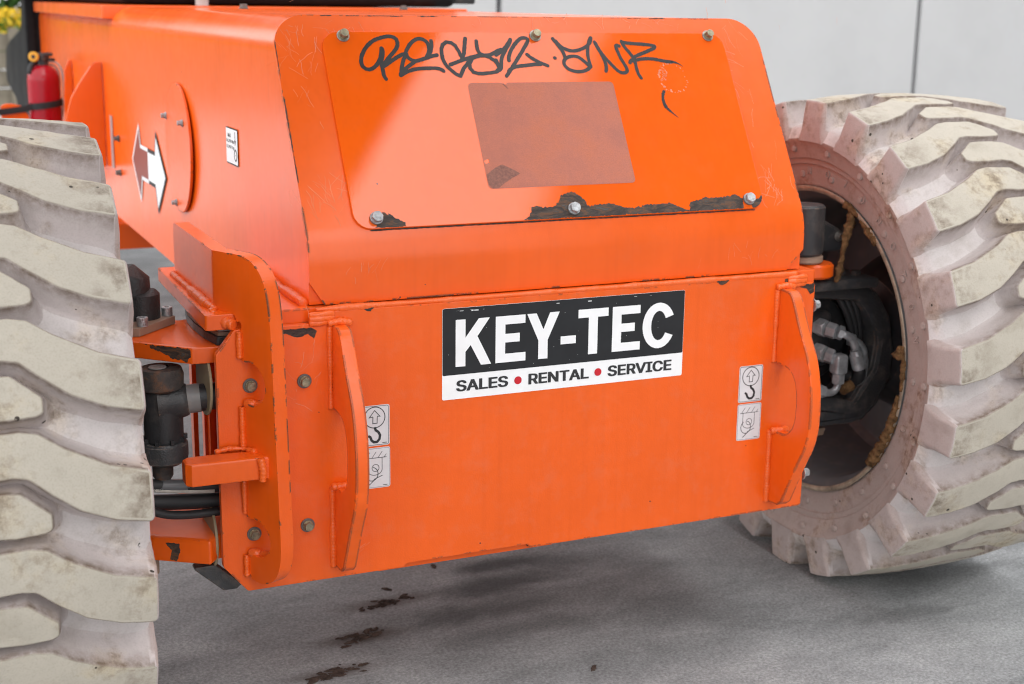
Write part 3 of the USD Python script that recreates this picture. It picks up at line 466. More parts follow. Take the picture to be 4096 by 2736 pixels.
ink = unary_union([LineString(s if len(s) < 3 else np.c_[tuple(CubicSpline(np.r_[0, np.cumsum(np.linalg.norm(np.diff(s, axis=0), axis=1))], np.array(s)[:, k])(np.linspace(0, np.linalg.norm(np.diff(s, axis=0), axis=1).sum(), 40)) for k in (0, 1))]).buffer(.00305, quad_segs=6) for s in GR])
for k, q in enumerate(polys(rough_edge(ink, .0005, .0012, 21, 300))): part(C, 'graffiti_stroke', flat(q, SL, HC + .00045), 'marker_ink', False)
def taper(a, w0, w1, seed):
    P = np.array(a); s = np.r_[0, np.cumsum(np.linalg.norm(np.diff(P, axis=0), axis=1))]; t = np.linspace(0, s[-1], 30); Q = np.c_[CubicSpline(s, P[:, 0])(t), CubicSpline(s, P[:, 1])(t)]
    T = np.gradient(Q, axis=0); T /= np.linalg.norm(T, axis=1, keepdims=True); N = np.c_[-T[:, 1], T[:, 0]]; w = np.linspace(w0, w1, 30)[:, None]*(.8 + .5*meshkit.noise(np.c_[t*900, t*0, t*0], seed)[:, None])
    return Polygon(np.vstack([Q + N*w, (Q - N*w)[::-1]])).buffer(0)
for a, w0, w1 in ((GT[0], .0024, .0026), (GL[0], .0024, .0002), (GL[1], .0024, .0002)): part(C, 'graffiti_stroke', flat(taper(a, w0, w1, 4), SL, HC + .00045), 'marker_ink', False)
cc = (.2952, .2555); ringp = []
for k in range(85):
    a = rng.uniform(0, 2*np.pi); r = .0262 + rng.normal()*.0012
    if rng.random() < .35 or (2.0 < a < 4.4): ringp.append(Point(cc[0] + r*math.cos(a)*.96, cc[1] + r*math.sin(a)).buffer(rng.uniform(.0004, .0016), quad_segs=2))
for k in range(60): a, r = rng.uniform(2.2, 3.4), rng.uniform(.012, .024); ringp.append(Point(cc[0] + r*math.cos(a), cc[1] + r*math.sin(a)).buffer(rng.uniform(.0004, .0011), quad_segs=2))
part(C, 'glue_ring', flat(unary_union(ringp), SL, HC + .0003), 'scratch_pale', False, kind='stuff')
# rust where the paint has flaked along the cover's lower edge
RM = [(-.0228, .0228), (-.0113, .0279), (-.0105, .030), (-.004, .042), (.0049, .044), (.0183, .0415), (.0359, .0432), (.0388, .0468), (.0428, .0476), (.0453, .0538), (.0492, .0594), (.0565, .0628), (.0683, .0642), (.0768, .0608), (.084, .0536), (.0893, .0481), (.0896, .0422), (.0953, .0403), (.1113, .0428), (.1313, .0425), (.142, .0402), (.1501, .0366), (.1585, .0341), (.1684, .033), (.1748, .036), (.1813, .0346), (.1914, .0386), (.2014, .0382), (.2337, .0385), (.2453, .0336), (.2545, .0288), (.2658, .025), (.266, .0228)]
RR_ = [(.268, .0228), (.2703, .0357), (.2758, .0387), (.2908, .0419), (.3012, .0454), (.3151, .044), (.3296, .0445), (.3479, .0453), (.354, .0478), (.3626, .0457), (.3704, .0387), (.3675, .0228)]
RX = [(.3838, .0228), (.384, .029), (.389, .0356), (.4041, .0411), (.4080, .0450), (.4084, .0381), (.403, .0293), (.3960, .0245), (.3892, .0228)]
RL = [(-.2555, .0228), (-.2529, .0265), (-.2451, .0305), (-.2448, .0412), (-.2417, .0433), (-.2407, .0475), (-.2335, .0429), (-.2325, .0454), (-.2308, .0425), (-.2088, .0292), (-.2072, .0228)]
inner = rrect(-.2851, .0227, .4091, .335, .0255)
for k, q in enumerate((RM, RR_, RX, RL)):
    part(C, 'rust_patch', flat(rough_edge(Polygon(q), .0022, .0009, 30 + k, 330).intersection(inner), SL, HC + .0002), 'rust', False, label='bare rusted steel where paint flaked off')
part(V, 'dirt_line', flat(rough_edge(sbox(-.262, .0204, .392, .0222), .0008, .002, 44, 300), SL, .0003), 'scuff_dark', False)

# decals on the front plate
D = node(V, 'company_decal', 'black and white company decal with red dots')
part(D, 'white_band', flat(rrect(-.1625, .5072, .2492, .6465, .003), PL, .0003), 'sticker_white', False)
part(D, 'black_band', flat(rrect(-.162, .5447, .2488, .6462, .0025), PL, .0005), 'sticker_black', False)
nk = np.random.default_rng(17); nick = [sbox(x, .6415 + nk.normal()*.0006, x + nk.uniform(.0015, .007), .6415 + nk.uniform(.0002, .0006)) for x in np.r_[nk.uniform(-.158, -.05, 7), nk.uniform(.02, .245, 5)]] + [Point(nk.uniform(-.155, .24), nk.uniform(.55, .64)).buffer(nk.uniform(.0003, .0007), quad_segs=1) for _ in range(30)]
part(D, 'nicks', flat(unary_union(nick), PL, .00065), 'sticker_grey', False, kind='stuff')
z0, z1 = .5568, .6284; lt = []
lt.append([(-.1412, z0), (-.1412, z1), (-.1255, z1), (-.1255, .6005), (-.1042, z1), (-.0864, z1), (-.1062, .6012), (-.0837, z0), (-.1003, z0), (-.1172, .5885), (-.1255, .5786), (-.1255, z0)])
def Eg(x, w, b=.0332): return [(x, z0), (x, z1), (x + w, z1), (x + w, .6153), (x + .0158, .6153), (x + .0158, .6008), (x + .0398, .6008), (x + .0398, .5875), (x + .0158, .5875), (x + .0158, .5702), (x + w + .0008, .5702), (x + w + .0008, z0)]
lt.append(Eg(-.0768, .0488)); lt.append([(-.0252, z1), (-.0095, z1), (.0023, .6029), (.0130, z1), (.0292, z1), (.0098, .586), (.0098, z0), (-.006, z0), (-.006, .586)])
lt.append([(.0317, .5891), (.0577, .5891), (.0577, .5766), (.0317, .5766)]); lt.append([(.0613, z1), (.1133, z1), (.1133, .6152), (.0951, .6152), (.0951, z0), (.0793, z0), (.0793, .6152), (.0613, .6152)]); lt.append(Eg(.1206, .0490))
def arc(cx, cz, rx, rz, a0, a1, n=26): return [(cx + rx*math.cos(a), cz + rz*math.sin(a)) for a in np.linspace(a0, a1, n)]
co = arc(.2035, .5925, .0292, .0368, math.radians(25), math.radians(332)); ci = arc(.2035, .5925, .0138, .0236, math.radians(332) - .05, math.radians(25) + .05)
lt.append(co + ci)
for q in lt: part(D, 'letter', flat(Polygon(q).buffer(0), PL, .0007), 'sticker_white', False)
def word(parent, txt, fr, x0, x1, zb, zt, h, mat_, bold=True, name='lettering'):
    t = meshkit.text_mesh(txt, 1.0, .0001, bold); b = t.bounds; v = np.array(t.vertices); 
    v[:, 0] = x0 + (v[:, 0] - b[0, 0])/(b[1, 0] - b[0, 0])*(x1 - x0); v[:, 1] = zb + (v[:, 1] - b[0, 1])/(b[1, 1] - b[0, 1])*(zt - zb); v[:, 2] = 0.00005*(v[:, 2] > .00005)
    return part(parent, name, fr.m(trimesh.Trimesh(v, t.faces, process=False), h), mat_, False)
word(D, 'SALES', PL, -.1394, -.0559, .5186, .5359, .0006, 'print_black'); word(D, 'RENTAL', PL, -.0209, .0812, .5180, .5350, .0006, 'print_black'); word(D, 'SERVICE', PL, .1154, .2287, .5178, .5352, .0006, 'print_black')
for q, (tx, xa, xb, za, zb) in enumerate((('SALES', -.1394, -.0559, .5186, .5359), ('RENTAL', -.0209, .0812, .5180, .5350), ('SERVICE', .1154, .2287, .5178, .5352))):
    for s_, h_ in ((-.0007, .00067), (.0007, .00074)): word(D, tx, PL, xa + s_, xb + s_, za, zb, h_, 'print_black', True, 'lettering_weight')
for x in (-.039, .0976): part(D, 'red_dot', flat(Point(x, .5267).buffer(.0062, quad_segs=10), PL, .0006), 'print_red', False)
def ringpoly(x, z, r, w): return Point(x, z).buffer(r + w/2, quad_segs=16).difference(Point(x, z).buffer(r - w/2, quad_segs=16))
def ln(pts, w): return LineString(pts).buffer(w/2, quad_segs=4)
def hook_decals(x0):     # x0: left edge; two white pictogram stickers, each about 46 x 63 mm
    d = node(V, 'lifting_decal', 'white sticker with arrow in circle and hook')
    part(d, 'sticker', flat(rrect(x0, .4490, x0 + .0455, .5110, .0035), PL, .0003), 'sticker_grey', False)
    b = rrect(x0 + .0012, .4502, x0 + .0443, .5098, .003); part(d, 'border', flat(b.difference(b.buffer(-.0007)), PL, .0005), 'print_black', False)
    cx, cz = x0 + .0225, .4925; part(d, 'circle', flat(ringpoly(cx, cz, .0158, .0013), PL, .0005), 'print_black', False)
    ar = Polygon([(cx, cz + .0115), (cx + .0095, cz + .0005), (cx + .0046, cz + .001), (cx + .0042, cz - .0095), (cx - .0035, cz - .0097), (cx - .0032, cz + .0005), (cx - .0095, cz - .0005)]); part(d, 'arrow', flat(ar.difference(ar.buffer(-.0011)), PL, .0005), 'print_black', False)
    hk = ln([(cx + .0005, cz - .0164), (cx + .0015, cz - .0195), (cx + .0055, cz - .0225), (cx + .008, cz - .0275), (cx + .0072, cz - .0335), (cx + .0035, cz - .0375), (cx - .0015, cz - .0375), (cx - .005, cz - .0345), (cx - .0068, cz - .0295), (cx - .0088, cz - .0280)], .0038); part(d, 'hook', flat(hk, PL, .0005), 'print_black', False)
    part(d, 'print_line', flat(sbox(x0 + .034, .4525, x0 + .0412, .4535), PL, .0005), 'print_black', False)
    d = node(V, 'lashing_decal', 'white sticker with tie-down eye and rope')
    part(d, 'sticker', flat(rrect(x0, .3838, x0 + .0460, .4462, .0035), PL, .0003), 'sticker_grey', False)
    b = rrect(x0 + .0012, .385, x0 + .0448, .445, .003); part(d, 'border', flat(b.difference(b.buffer(-.0004)), PL, .0005), 'print_black', False)
    g = [ln([(x0 + .006, .4305), (x0 + .040, .4305)], .0009)] + [ln([(x0 + .008 + k*.0095, .4305), (x0 + .0145 + k*.0095, .4395)], .0008) for k in range(3)] + [ln([(x0 + .0365, .4305), (x0 + .0398, .435)], .0008)]
    g += [ln([(x0 + .011, .4305), (x0 + .011, .4125)] + arc(x0 + .0222, .4125, .0112, .0085, math.pi, 2*math.pi, 14) + [(x0 + .0334, .4305)], .0009), ringpoly(x0 + .0232, .415, .0054, .0009)]
    g += [ln(arc(x0 + .0175, .406, .0095, .0105, 1.35, -4.2, 22), .0011), ln([(x0 + .0125, .389), (x0 + .0235, .3985)], .0011), ln([(x0 + .021, .3978), (x0 + .0335, .4025)], .0011)]
    for q in polys(unary_union(g)): part(d, 'pictogram', flat(q, PL, .0005), 'print_black', False)
    part(d, 'print_line', flat(sbox(x0 + .0345, .3872, x0 + .0415, .3881), PL, .0005), 'print_black', False)
hook_decals(.3590); hook_decals(-.2905)
for x, z in ((-.4505, .559), (-.3725, .558), (-.4510, .339), (-.3720, .341)): bolt(V, PL.mat(x, z, 0), .0069, .0065, .0104, 'zinc_yellow', 'dark_washer')
for z in (.6024, .3092): bolt(V, axisM((.4985, .006, z), (1, 0, 0)), .0075, .009, .0115, 'galvanised')
part(V, 'weep_hole', flat(Point(.2, .3).buffer(.0012), PL, .0003), 'scuff_dark', False)
def spl(pts, n=60):
    P = np.array(pts); s = np.r_[0, np.cumsum(np.linalg.norm(np.diff(P, axis=0), axis=1))]; t = np.linspace(0, s[-1], n); return [tuple(q) for q in np.c_[CubicSpline(s, P[:, 0])(t), CubicSpline(s, P[:, 1])(t)]]
# lashing eyes welded to the plate
eye = rp([(-.002, .640), (.007, .637)] + spl([(.020, .6366), (.034, .632), (.0425, .621), (.050, .606), (.061, .585), (.074, .563), (.084, .547), (.095, .522), (.103, .488), (.1058, .455), (.1045, .425), (.097, .394), (.085, .370)]) + [(.072, .346), (.040, .281), (.028, .272), (-.002, .270), (-.002, .397)] + spl([(.028, .3975), (.047, .404), (.060, .420), (.0645, .448), (.0625, .478), (.054, .498), (.036, .510)], 36) + [(.02, .512), (-.002, .512)], .004, .003)
for x in (-.331, .427):
    e = node(V, 'lashing_eye')
    part(e, 'eye_plate', bevslab(eye, FYZ(x), -.020, 0, .0018, .008), 'orange_chipped', 30)
    for xx in (x - .003, x + .023):
        part(e, 'weld_bead', weld([(xx, -.001, .635), (xx, -.001, .513)], .0055, .005, 21), 'orange_weld', True); part(e, 'weld_bead', weld([(xx, -.001, .396), (xx, -.001, .270)], .0055, .005, 22), 'orange_weld', True)
    part(e, 'weld_bead', weld([(x - .006, -.003, .639), (x + .010, -.006, .642), (x + .028, -.003, .638)], .0065, .007, 23), 'orange_weld', True)
    part(e, 'weld_bead', weld([(x - .005, -.008, .397), (x + .010, -.016, .399), (x + .025, -.008, .397)], .0065, .007, 24), 'orange_weld', True)
# bent stop flange left of the lashing eye
B23 = math.radians(23); u2 = np.array([math.sin(B23), -math.cos(B23), 0.]); n2 = np.array([-math.cos(B23), -math.sin(B23), 0.])
def bend(t, h, rb=.02):
    """plan position of the flange at path length t (0 at the plate), h outwards from its left face"""
    t = np.asarray(t, float); o = np.array([-.463, 0, 0.]); tb = -.058; half = rb*B23/2
    P = o + np.outer(t, u2) + np.outer(h, n2); b0 = o + tb*u2; uu = np.array([0, -1., 0]); nn = np.array([-1., 0, 0])
    Q = b0 + np.outer(t - tb, uu) + np.outer(h, nn)
    w = np.clip((t - (tb - half))/(2*half), 0, 1); a = B23*w
    dirn = np.stack([np.sin(a), -np.cos(a), a*0], 1); nrm = np.stack([-np.cos(a), -np.sin(a), a*0], 1)
    base = np.where((t < tb)[:, None], b0 + np.outer(t - tb, uu), o + np.outer(t, u2)); return base + nrm*np.asarray(h)[:, None]
fl = Polygon([(-.335, .659), (-.335, .735), (-.325, .744), (-.058, .744)] + spl([(-.03, .7445), (-.001, .745), (.018, .743), (.034, .737), (.050, .724), (.060, .706), (.067, .675), (.0705, .63), (.072, .59), (.074, .531), (.0765, .46), (.079, .39), (.0805, .345), (.078, .316), (.068, .293), (.053, .280), (.033, .2735), (.012, .274)], 130) + [(.011, .2745), (.003, .285), (.003, .312)]
             + arc(.024, .340, .033, .028, -1.9, 1.9, 14) + [(.003, .368), (.002, .533)] + arc(.022, .566, .033, .031, -1.9, 1.9, 14) + [(.002, .597), (.002, .640)] + arc(0, .646, .0055, .0055, -.9, 2.6, 8) + [(-.01, .659)]).buffer(0)
fl = rp(fl, .002)
fm = trimesh.creation.extrude_polygon(fl, .022, engine='earcut'); fv, ff = trimesh.remesh.subdivide_to_size(fm.vertices, fm.faces, .010, max_iter=14)
fm = trimesh.Trimesh(fv, ff, process=True); X = bend(fm.vertices[:, 0], fm.vertices[:, 2] - .022); X[:, 2] = fm.vertices[:, 1]
G = node(V, 'stop_flange')
part(G, 'flange_plate', trimesh.Trimesh(X, fm.faces, process=False), 'orange_worn', 24)
wp = lambda t, h, z: tuple(np.r_[bend(np.array([t]), np.array([h]))[0][:2], z])
part(G, 'weld_bead', weld([wp(t, .004, .662) for t in np.linspace(-.33, -.05, 12)], .0085, .007, 31), 'orange_weld', True)
part(G, 'weld_bead', weld([wp(-.055, .006, .660), wp(-.04, .010, .652), wp(-.02, .008, .648), wp(-.006, .004, .646)], .010, .009, 32), 'orange_weld', True)
part(G, 'weld_bead', weld([wp(.003, .003, .60), wp(.003, .003, .638)], .005, .005, 33), 'orange_weld', True)
part(G, 'weld_bead', weld([wp(.004, .003, .372), wp(.004, .003, .53)], .005, .005, 34), 'orange_weld', True)
part(G, 'weld_bead', weld([wp(.004, .003, .278), wp(.004, .003, .31)], .005, .005, 35), 'orange_weld', True)
for z in (.535, .313): part(G, 'weld_lump', weld([wp(.004, -.002, z), wp(.02, -.011, z - .002), wp(.045, -.011, z + .006)], .009, .02, 36), 'orange_weld', True)
bar = rp([(-.546, -.0515), (-.5535, -.044), (-.5535, -.022), (-.546, -.0135), (-.50, -.0125), (-.445, -.020), (-.436, -.0535)], .002)
part(G, 'stop_bar', bevslab(bar, TOPF, .4365, .4695, .004, .01), 'orange_worn', 30)
part(G, 'weld_bead', weld([(-.452, -.056, .469), (-.449, -.058, .452), (-.450, -.056, .436)], .006, .006, 37), 'orange_weld', True)
part(G, 'weld_bead', weld([(-.505, -.010, .4705), (-.485, -.008, .473), (-.465, -.012, .472), (-.452, -.03, .471)], .006, .009, 38), 'orange_weld', True)
# pad and cap plates between shelf and steering arm (left)
PD = node(V, 'bearing_pad')
part(PD, 'wear_pad', bevslab(rp([(-.488, .03), (-.40, .03), (-.40, .25), (-.488, .25), (-.497, .19), (-.4985, .14), (-.496, .08)], .003), TOPF, .6125, .6245, .001, .01), 'dark_steel', 30)
part(PD, 'shim', bevslab(rp([(-.485, .035), (-.40, .035), (-.40, .25), (-.488, .25), (-.4965, .19), (-.497, .13), (-.493, .08)], .003), TOPF, .6247, .6300, .0006, .01), 'brown_plate', 30)
part(PD, 'shim', bevslab(rp([(-.483, .04), (-.40, .04), (-.40, .25), (-.486, .25), (-.494, .19), (-.4945, .13), (-.490, .08)], .003), TOPF, .6302, .6335, .0006, .01), 'bare_metal', 30)
for zc in (.553, .322): part(V, 'gasket', cyl(.048, .004, axisM((-.4985, .065, zc), (-1, 0, 0)), 40, .0008), 'tan_gasket', 30)
KN = node(V, 'steering_knuckle', 'left steering knuckle beside the white tyre')
part(KN, 'upper_arm', bevslab(rp([(-.600, .105), (-.523, .031), (-.486, .028), (-.40, .05), (-.40, .25), (-.505, .215), (-.56, .25), (-.66, .24), (-.66, .15)], .004), TOPF, .588, .612, .0025, .01), 'orange_worn', 30)
ef = lambda a, b, z0_, z1_: Frame((a[0], a[1], 0), tuple((np.array(b) - a)/np.linalg.norm(np.array(b) - a)) + (0,), (0, 0, 1))
a_, b_ = np.array([-.600, .105]), np.array([-.523, .031]); fe = ef(a_, b_, 0, 0)
part(KN, 'bare_patch', flat(rough_edge(Polygon([(.032, .6105), (.045, .6035), (.06, .601), (.075, .594), (.085, .5925), (.098, .5915), (.1045, .600), (.1035, .6105)]), .003, .001, 51, 250), fe, .0004), 'rust', False)
part(KN, 'cap_plate', bevslab(rp([(-.578, .122), (-.514, .190), (-.535, .235), (-.60, .25), (-.66, .22), (-.66, .15)], .003), TOPF, .6125, .6245, .001, .01), 'brown_plate', 30)
capm = m3.Manifold.batch_hull([m3.Manifold.cylinder(.060, .030, .027, 36).translate((-.575, .20, .6246)), m3.Manifold.sphere(.010, 20).translate((-.592, .205, .694)), m3.Manifold.sphere(.010, 20).translate((-.573, .205, .694)), m3.Manifold.sphere(.008, 20).translate((-.59, .185, .69))])
cap2 = m3.Manifold.batch_hull([m3.Manifold.cylinder(.036, .028, .028, 36).translate((-.563, .195, .6246)), m3.Manifold.sphere(.007, 16).translate((-.546, .19, .662)), m3.Manifold.sphere(.007, 16).translate((-.58, .19, .662))])
part(KN, 'rubber_boot', tm(capm + cap2), 'rubber_black', 40)
def socket_screw(o, name='cap_screw'):
    part(KN, name, lathe([(0, .008), (.0036, .008), (.0038, .0132), (.0072, .0132), (.0082, .0124), (.0082, 0), (0, 0)][::-1], axisM(o, (0, 0, 1)), 28), 'galvanised', 30)
socket_screw((-.525, .196, .6246)); socket_screw((-.571, .138, .6246))
part(KN, 'king_pin_head', lathe([(0, 0), (.024, 0), (.031, .005), (.032, .024), (.029, .033), (.012, .0345), (.012, .0325), (0, .0325)], axisM((-.560, .072, .5445), (0, 0, 1)), 36), 'rusty_iron', 40)
part(KN, 'pin_washer', cyl(.0125, .002, axisM((-.5655, .066, .5790), (0, 0, 1)), 24, .0006), 'dull_metal', 30)
part(KN, 'cylinder_body', lathe([(0, 0), (.0265, 0), (.0275, .004), (.0275, .062), (.0255, .073), (.0245, .0735), (0, .0735)], axisM((-.559, .072, .471), (0, 0, 1)), 36), 'dark_steel', 40)
part(KN, 'cylinder_collar', lathe([(0, 0), (.022, 0), (.0318, .006), (.033, .012), (.033, .030), (.0305, .0345), (0, .0345)], axisM((-.559, .072, .436), (0, 0, 1)), 36), 'black_cast', 40)
for k in range(9): part(KN, 'collar_notch', bx(-.0025, .0025, -.004, .002, 0, .007).apply_transform(axisM((-.559 + .0285*math.cos(k*.7), .072 + .0285*math.sin(k*.7), .4705), (0, 0, 1)) @ trimesh.transformations.rotation_matrix(k*.7 + 1.57, [0, 0, 1])), 'rubber_black', False)
part(KN, 'end_nut', lathe([(0, 0), (.010, .001), (.0145, .008), (.0150, .026), (0, .026)], axisM((-.563, .072, .4105), (0, 0, 1)), 28), 'rusty_iron', 40)
part(KN, 'branch_neck', tube([(-.565, .072, .527), (-.545, .068, .5285), (-.530, .065, .5295), (-.525, .064, .530)], [.030, .026, .0245, .022], 28, False, .003), 'dark_steel', 40)
part(KN, 'sleeve', tube([(-.528, .0645, .530), (-.508, .0605, .5315)], .0205, 28, False, .01), 'dull_metal', 40)
part(KN, 'rod', tube([(-.515, .062, .531), (-.44, .047, .537)], .0195, 28, False, .02), 'dark_steel', 40)
part(KN, 'lower_arm', bevslab(rp([(-.61, .085), (-.585, .052), (-.513, .004), (-.4995, .022), (-.42, .03), (-.42, .24), (-.56, .22), (-.66, .20), (-.66, .10)], .004), TOPF, .297, .335, .006, .008), 'orange_worn', 30)
a_, b_ = np.array([-.585, .052]), np.array([-.513, .004]); fe = ef(a_, b_, 0, 0)
part(KN, 'bare_patch', flat(rough_edge(Polygon([(.018, .328), (.040, .328), (.040, .312), (.035, .301), (.026, .303), (.027, .316)]), .002, .001, 52, 250), fe, .0004), 'rust', False)
part(KN, 'stud_block', hullbox(-.606, -.574, .07, .10, .268, .300, .004), 'brown_plate', 30)
part(V, 'under_bracket', bevslab(rp([(-.535, .285), (-.50, .285), (-.462, .250), (-.470, .243), (-.490, .243)], .003), FXZ(.035), -.02, 0, .002, .01), 'black_cast', 30)
H = node(V, 'hose_bundle')
part(H, 'hose', tube([(-.66, .085, .412), (-.60, .07, .409), (-.55, .062, .4035), (-.49, .055, .399), (-.42, .05, .396)], .0095, 18), 'rubber_hose', True)
part(H, 'hose', tube([(-.66, .09, .384), (-.60, .075, .381), (-.55, .066, .378), (-.49, .058, .376), (-.42, .05, .375)], .0115, 18), 'rubber_hose', True)
part(H, 'hose', tube([(-.66, .06, .392), (-.60, .055, .383), (-.575, .05, .370), (-.54, .045, .364), (-.49, .042, .364), (-.42, .04, .364)], .0062, 16), 'rubber_hose', True)
part(H, 'hose_marking', tube([(-.64, .0735, .4045), (-.60, .0638, .4035), (-.55, .0555, .3983), (-.495, .0490, .3938)], .0036, 8), 'text_pale', True, label='pale printed band with hose markings')
hs = np.array([(-.60, .0582, .4030), (-.55, .0500, .3972), (-.495, .0436, .3927)])
hf = Frame((-.597, .0602, .4015), (.994, -.11, -.085), (.08, -.1, .99)); hf.n = np.cross(hf.u, hf.v)
for tx, x0_, x1_ in (('MSHA IC-40/27', .002, .036), ('1/2', .072, .077), ('28', .085, .094)): word(H, tx, hf, x0_, x1_, .0, .0042, .0016, 'print_black', True, 'hose_lettering')
for x0_ in (.041, .054): part(H, 'hose_print', flat(sbox(x0_, 0, x0_ + .009, .0042).difference(sbox(x0_ + .002, .0008, x0_ + .007, .0034)), hf, .0016), 'gauge_yellow', False)
part(H, 'hose_band', tube([(-.571, .0656, .4055), (-.55, .062, .4035), (-.529, .0597, .4021)], .0099, 18), 'band_grey', True)

# left side of the box: oval hatch, arrow, weight label, gusset
OV = node(V, 'oval_hatch')
tt = math.radians(1.3); HF = Frame((-.357, 1.041, 0), (-math.sin(tt), -math.cos(tt), 0), (0, 0, 1))
oval = Polygon(arc(.136, .800, .136, .125, 0, 2*math.pi, 90))
part(OV, 'hatch_plate', bevslab(oval, HF, -.003, .0025, .0012, .008), 'orange_worn', 30)
for u_, z_ in ((-1.020, .854), (-.835, .854), (-.933, .690)): bolt(V, HF.mat(u_ + 1.041, z_, .0025), .005, .006, .0072, 'galvanised')
for u_, z_ in ((-1.655, .751), (-1.656, .668)): bolt(V, SIDE.mat(u_, z_, 0), .006, .007, .0085, 'dark_washer')
AR = node(V, 'direction_arrow', 'double ended arrow decal, maroon one way and white the other')
L_ = [(-1.266, .765), (-1.352, .765), (-1.368, .812), (-1.472, .722), (-1.373, .632), (-1.344, .687), (-1.266, .687)]; R_ = [(-1.266, .765), (-1.183, .765), (-1.166, .811), (-1.057, .722), (-1.166, .633), (-1.189, .687), (-1.266, .687)]
part(AR, 'white_outline', flat(Polygon(L_), SIDE, .0006), 'sticker_white', False); part(AR, 'black_outline', flat(Polygon(R_), SIDE, .0006), 'sticker_black', False)
part(AR, 'maroon_head', flat(Polygon(L_).buffer(-.0085, join_style=2).union(sbox(-1.30, .6955, -1.266, .7565)), SIDE, .0010), 'maroon_print', False); part(AR, 'white_head', flat(Polygon(R_).buffer(-.008, join_style=2).union(sbox(-1.266, .6955, -1.23, .7565)), SIDE, .0010), 'sticker_white', False)
WL = node(V, 'wheel_load_decal', 'small white decal giving the maximum wheel load')
part(WL, 'sticker_edge', flat(rrect(-.505, .8145, -.424, .8755, .002), SIDE, .0004), 'sticker_black', False); part(WL, 'sticker', flat(rrect(-.5045, .8165, -.4245, .8735, .001), SIDE, .0006), 'sticker_white', False)
word(WL, 'MAX', SIDE, -.4915, -.4690, .8592, .8655, .0008, 'print_black', True); word(WL, '26,250 lbs', SIDE, -.5025, -.4470, .8495, .8560, .0008, 'print_black', True); word(WL, '11,907 kg', SIDE, -.5020, -.4470, .8395, .8460, .0008, 'print_black', True)
part(WL, 'arrow', flat(unary_union([sbox(-.4415, .855, -.4385, .8705), Polygon([(-.4455, .8565), (-.4345, .8565), (-.440, .8475)])]), SIDE, .0008), 'print_black', False); part(WL, 'wheel_symbol', flat(Polygon(arc(-.4390, .832, .0105, .0102, 0, 6.283, 24)).difference(Polygon(arc(-.4390, .832, .0070, .0072, 0, 6.283, 24))).union(Point(-.439, .832).buffer(.0012)), SIDE, .0008), 'print_black', False)
part(V, 'serial_strip', flat(sbox(-1.785, .668, -1.745, .798), SIDE, .0006), 'strip_grey', False)
part(V, 'gusset', bevslab(rp([(-.3575, .66), (-.3575, .9235), (-.374, .9236), (-.384, .9157), (-.416, .870), (-.437, .835), (-.450, .79), (-.456, .74), (-.456, .66)], .003), FXZ(1.87), -.014, 0, .002, .02), 'orange_paint', 30)
part(V, 'gusset', bevslab(rp([(-.3575, .64), (-.3575, .905), (-.366, .905), (-.378, .88), (-.384, .80), (-.384, .64)], .003), FXZ(2.45), -.012, 0, .002, .02), 'orange_paint', 30)
part(V, 'cross_member', bx(-.33, .50, 2.0, 2.5, .42, .49), 'orange_paint', False); part(V, 'cross_member', bx(-.30, .45, 1.95, 2.6, .4905, .5485), 'orange_paint', False)
part(V, 'turntable_base', bevslab(rp([(-.376, 1.70), (.575, 1.70), (.575, 3.2), (-.376, 3.2)], .01), TOPF, 1.033, 1.0655, .003, .1), 'orange_worn', 30)
for x in (-.14, .32): bolt(V, axisM((x, 1.25 if x < 0 else 1.5, ZT), (0, 0, 1)), .008, .006, .011, 'dark_washer')
hood = m3.Manifold.batch_hull([m3.Manifold.sphere(.03, 16).translate((x, y, z)) for x in (-.27, .61) for y in (1.95, 3.2) for z in (1.098, 1.55)])
part(V, 'turntable_hood', tm(hood), 'black_plastic', 40)
part(V, 'hood_post', tube([(-.10, 1.86, 1.066), (-.10, 1.86, 1.5)], .017, 18, False, .2), 'bare_metal', 40)
part(V, 'hood_bracket', hullbox(.60, .70, 1.95, 2.1, 1.078, 1.14, .006), 'dark_steel', 30)
cw = [(-3.24, 1.5), (-3.24, .55), (-3.55, .60), (-3.74, .705), (-4.07, .75), (-4.09, .80), (-4.02, .895), (-3.85, .925), (-3.36, .985), (-3.34, 1.5)]
part(V, 'rear_cowl', bevslab(rp(cw, .03, .09, 10), FYZ(-.402), -.046, 0, .012, .02), 'black_plastic', 40)
part(V, 'cowl_header', bevslab(rp([(-.372, 1.5), (-.372, 1.02), (-.345, 1.040), (.70, 1.040), (.70, 1.5)], .004), FXZ(3.25), -.3, 0, .008, .05), 'black_plastic', 40)
part(V, 'cowl_inner', bevslab(rp([(-.375, 1.12), (-.375, .60), (-.3585, .60), (-.3585, 1.00), (-.33, 1.066), (-.27, 1.085), (-.27, 1.12)], .004, .02), FXZ(3.24), -.03, 0, .005, .03), 'black_plastic', 40)
part(V, 'turntable_counterweight', bevslab(rp([(-.72, 3.0), (.85, 3.0), (.85, 4.6), (-.72, 4.6)], .15), TOPF, 1.22, 1.95, .05, .1), 'black_plastic', 40)
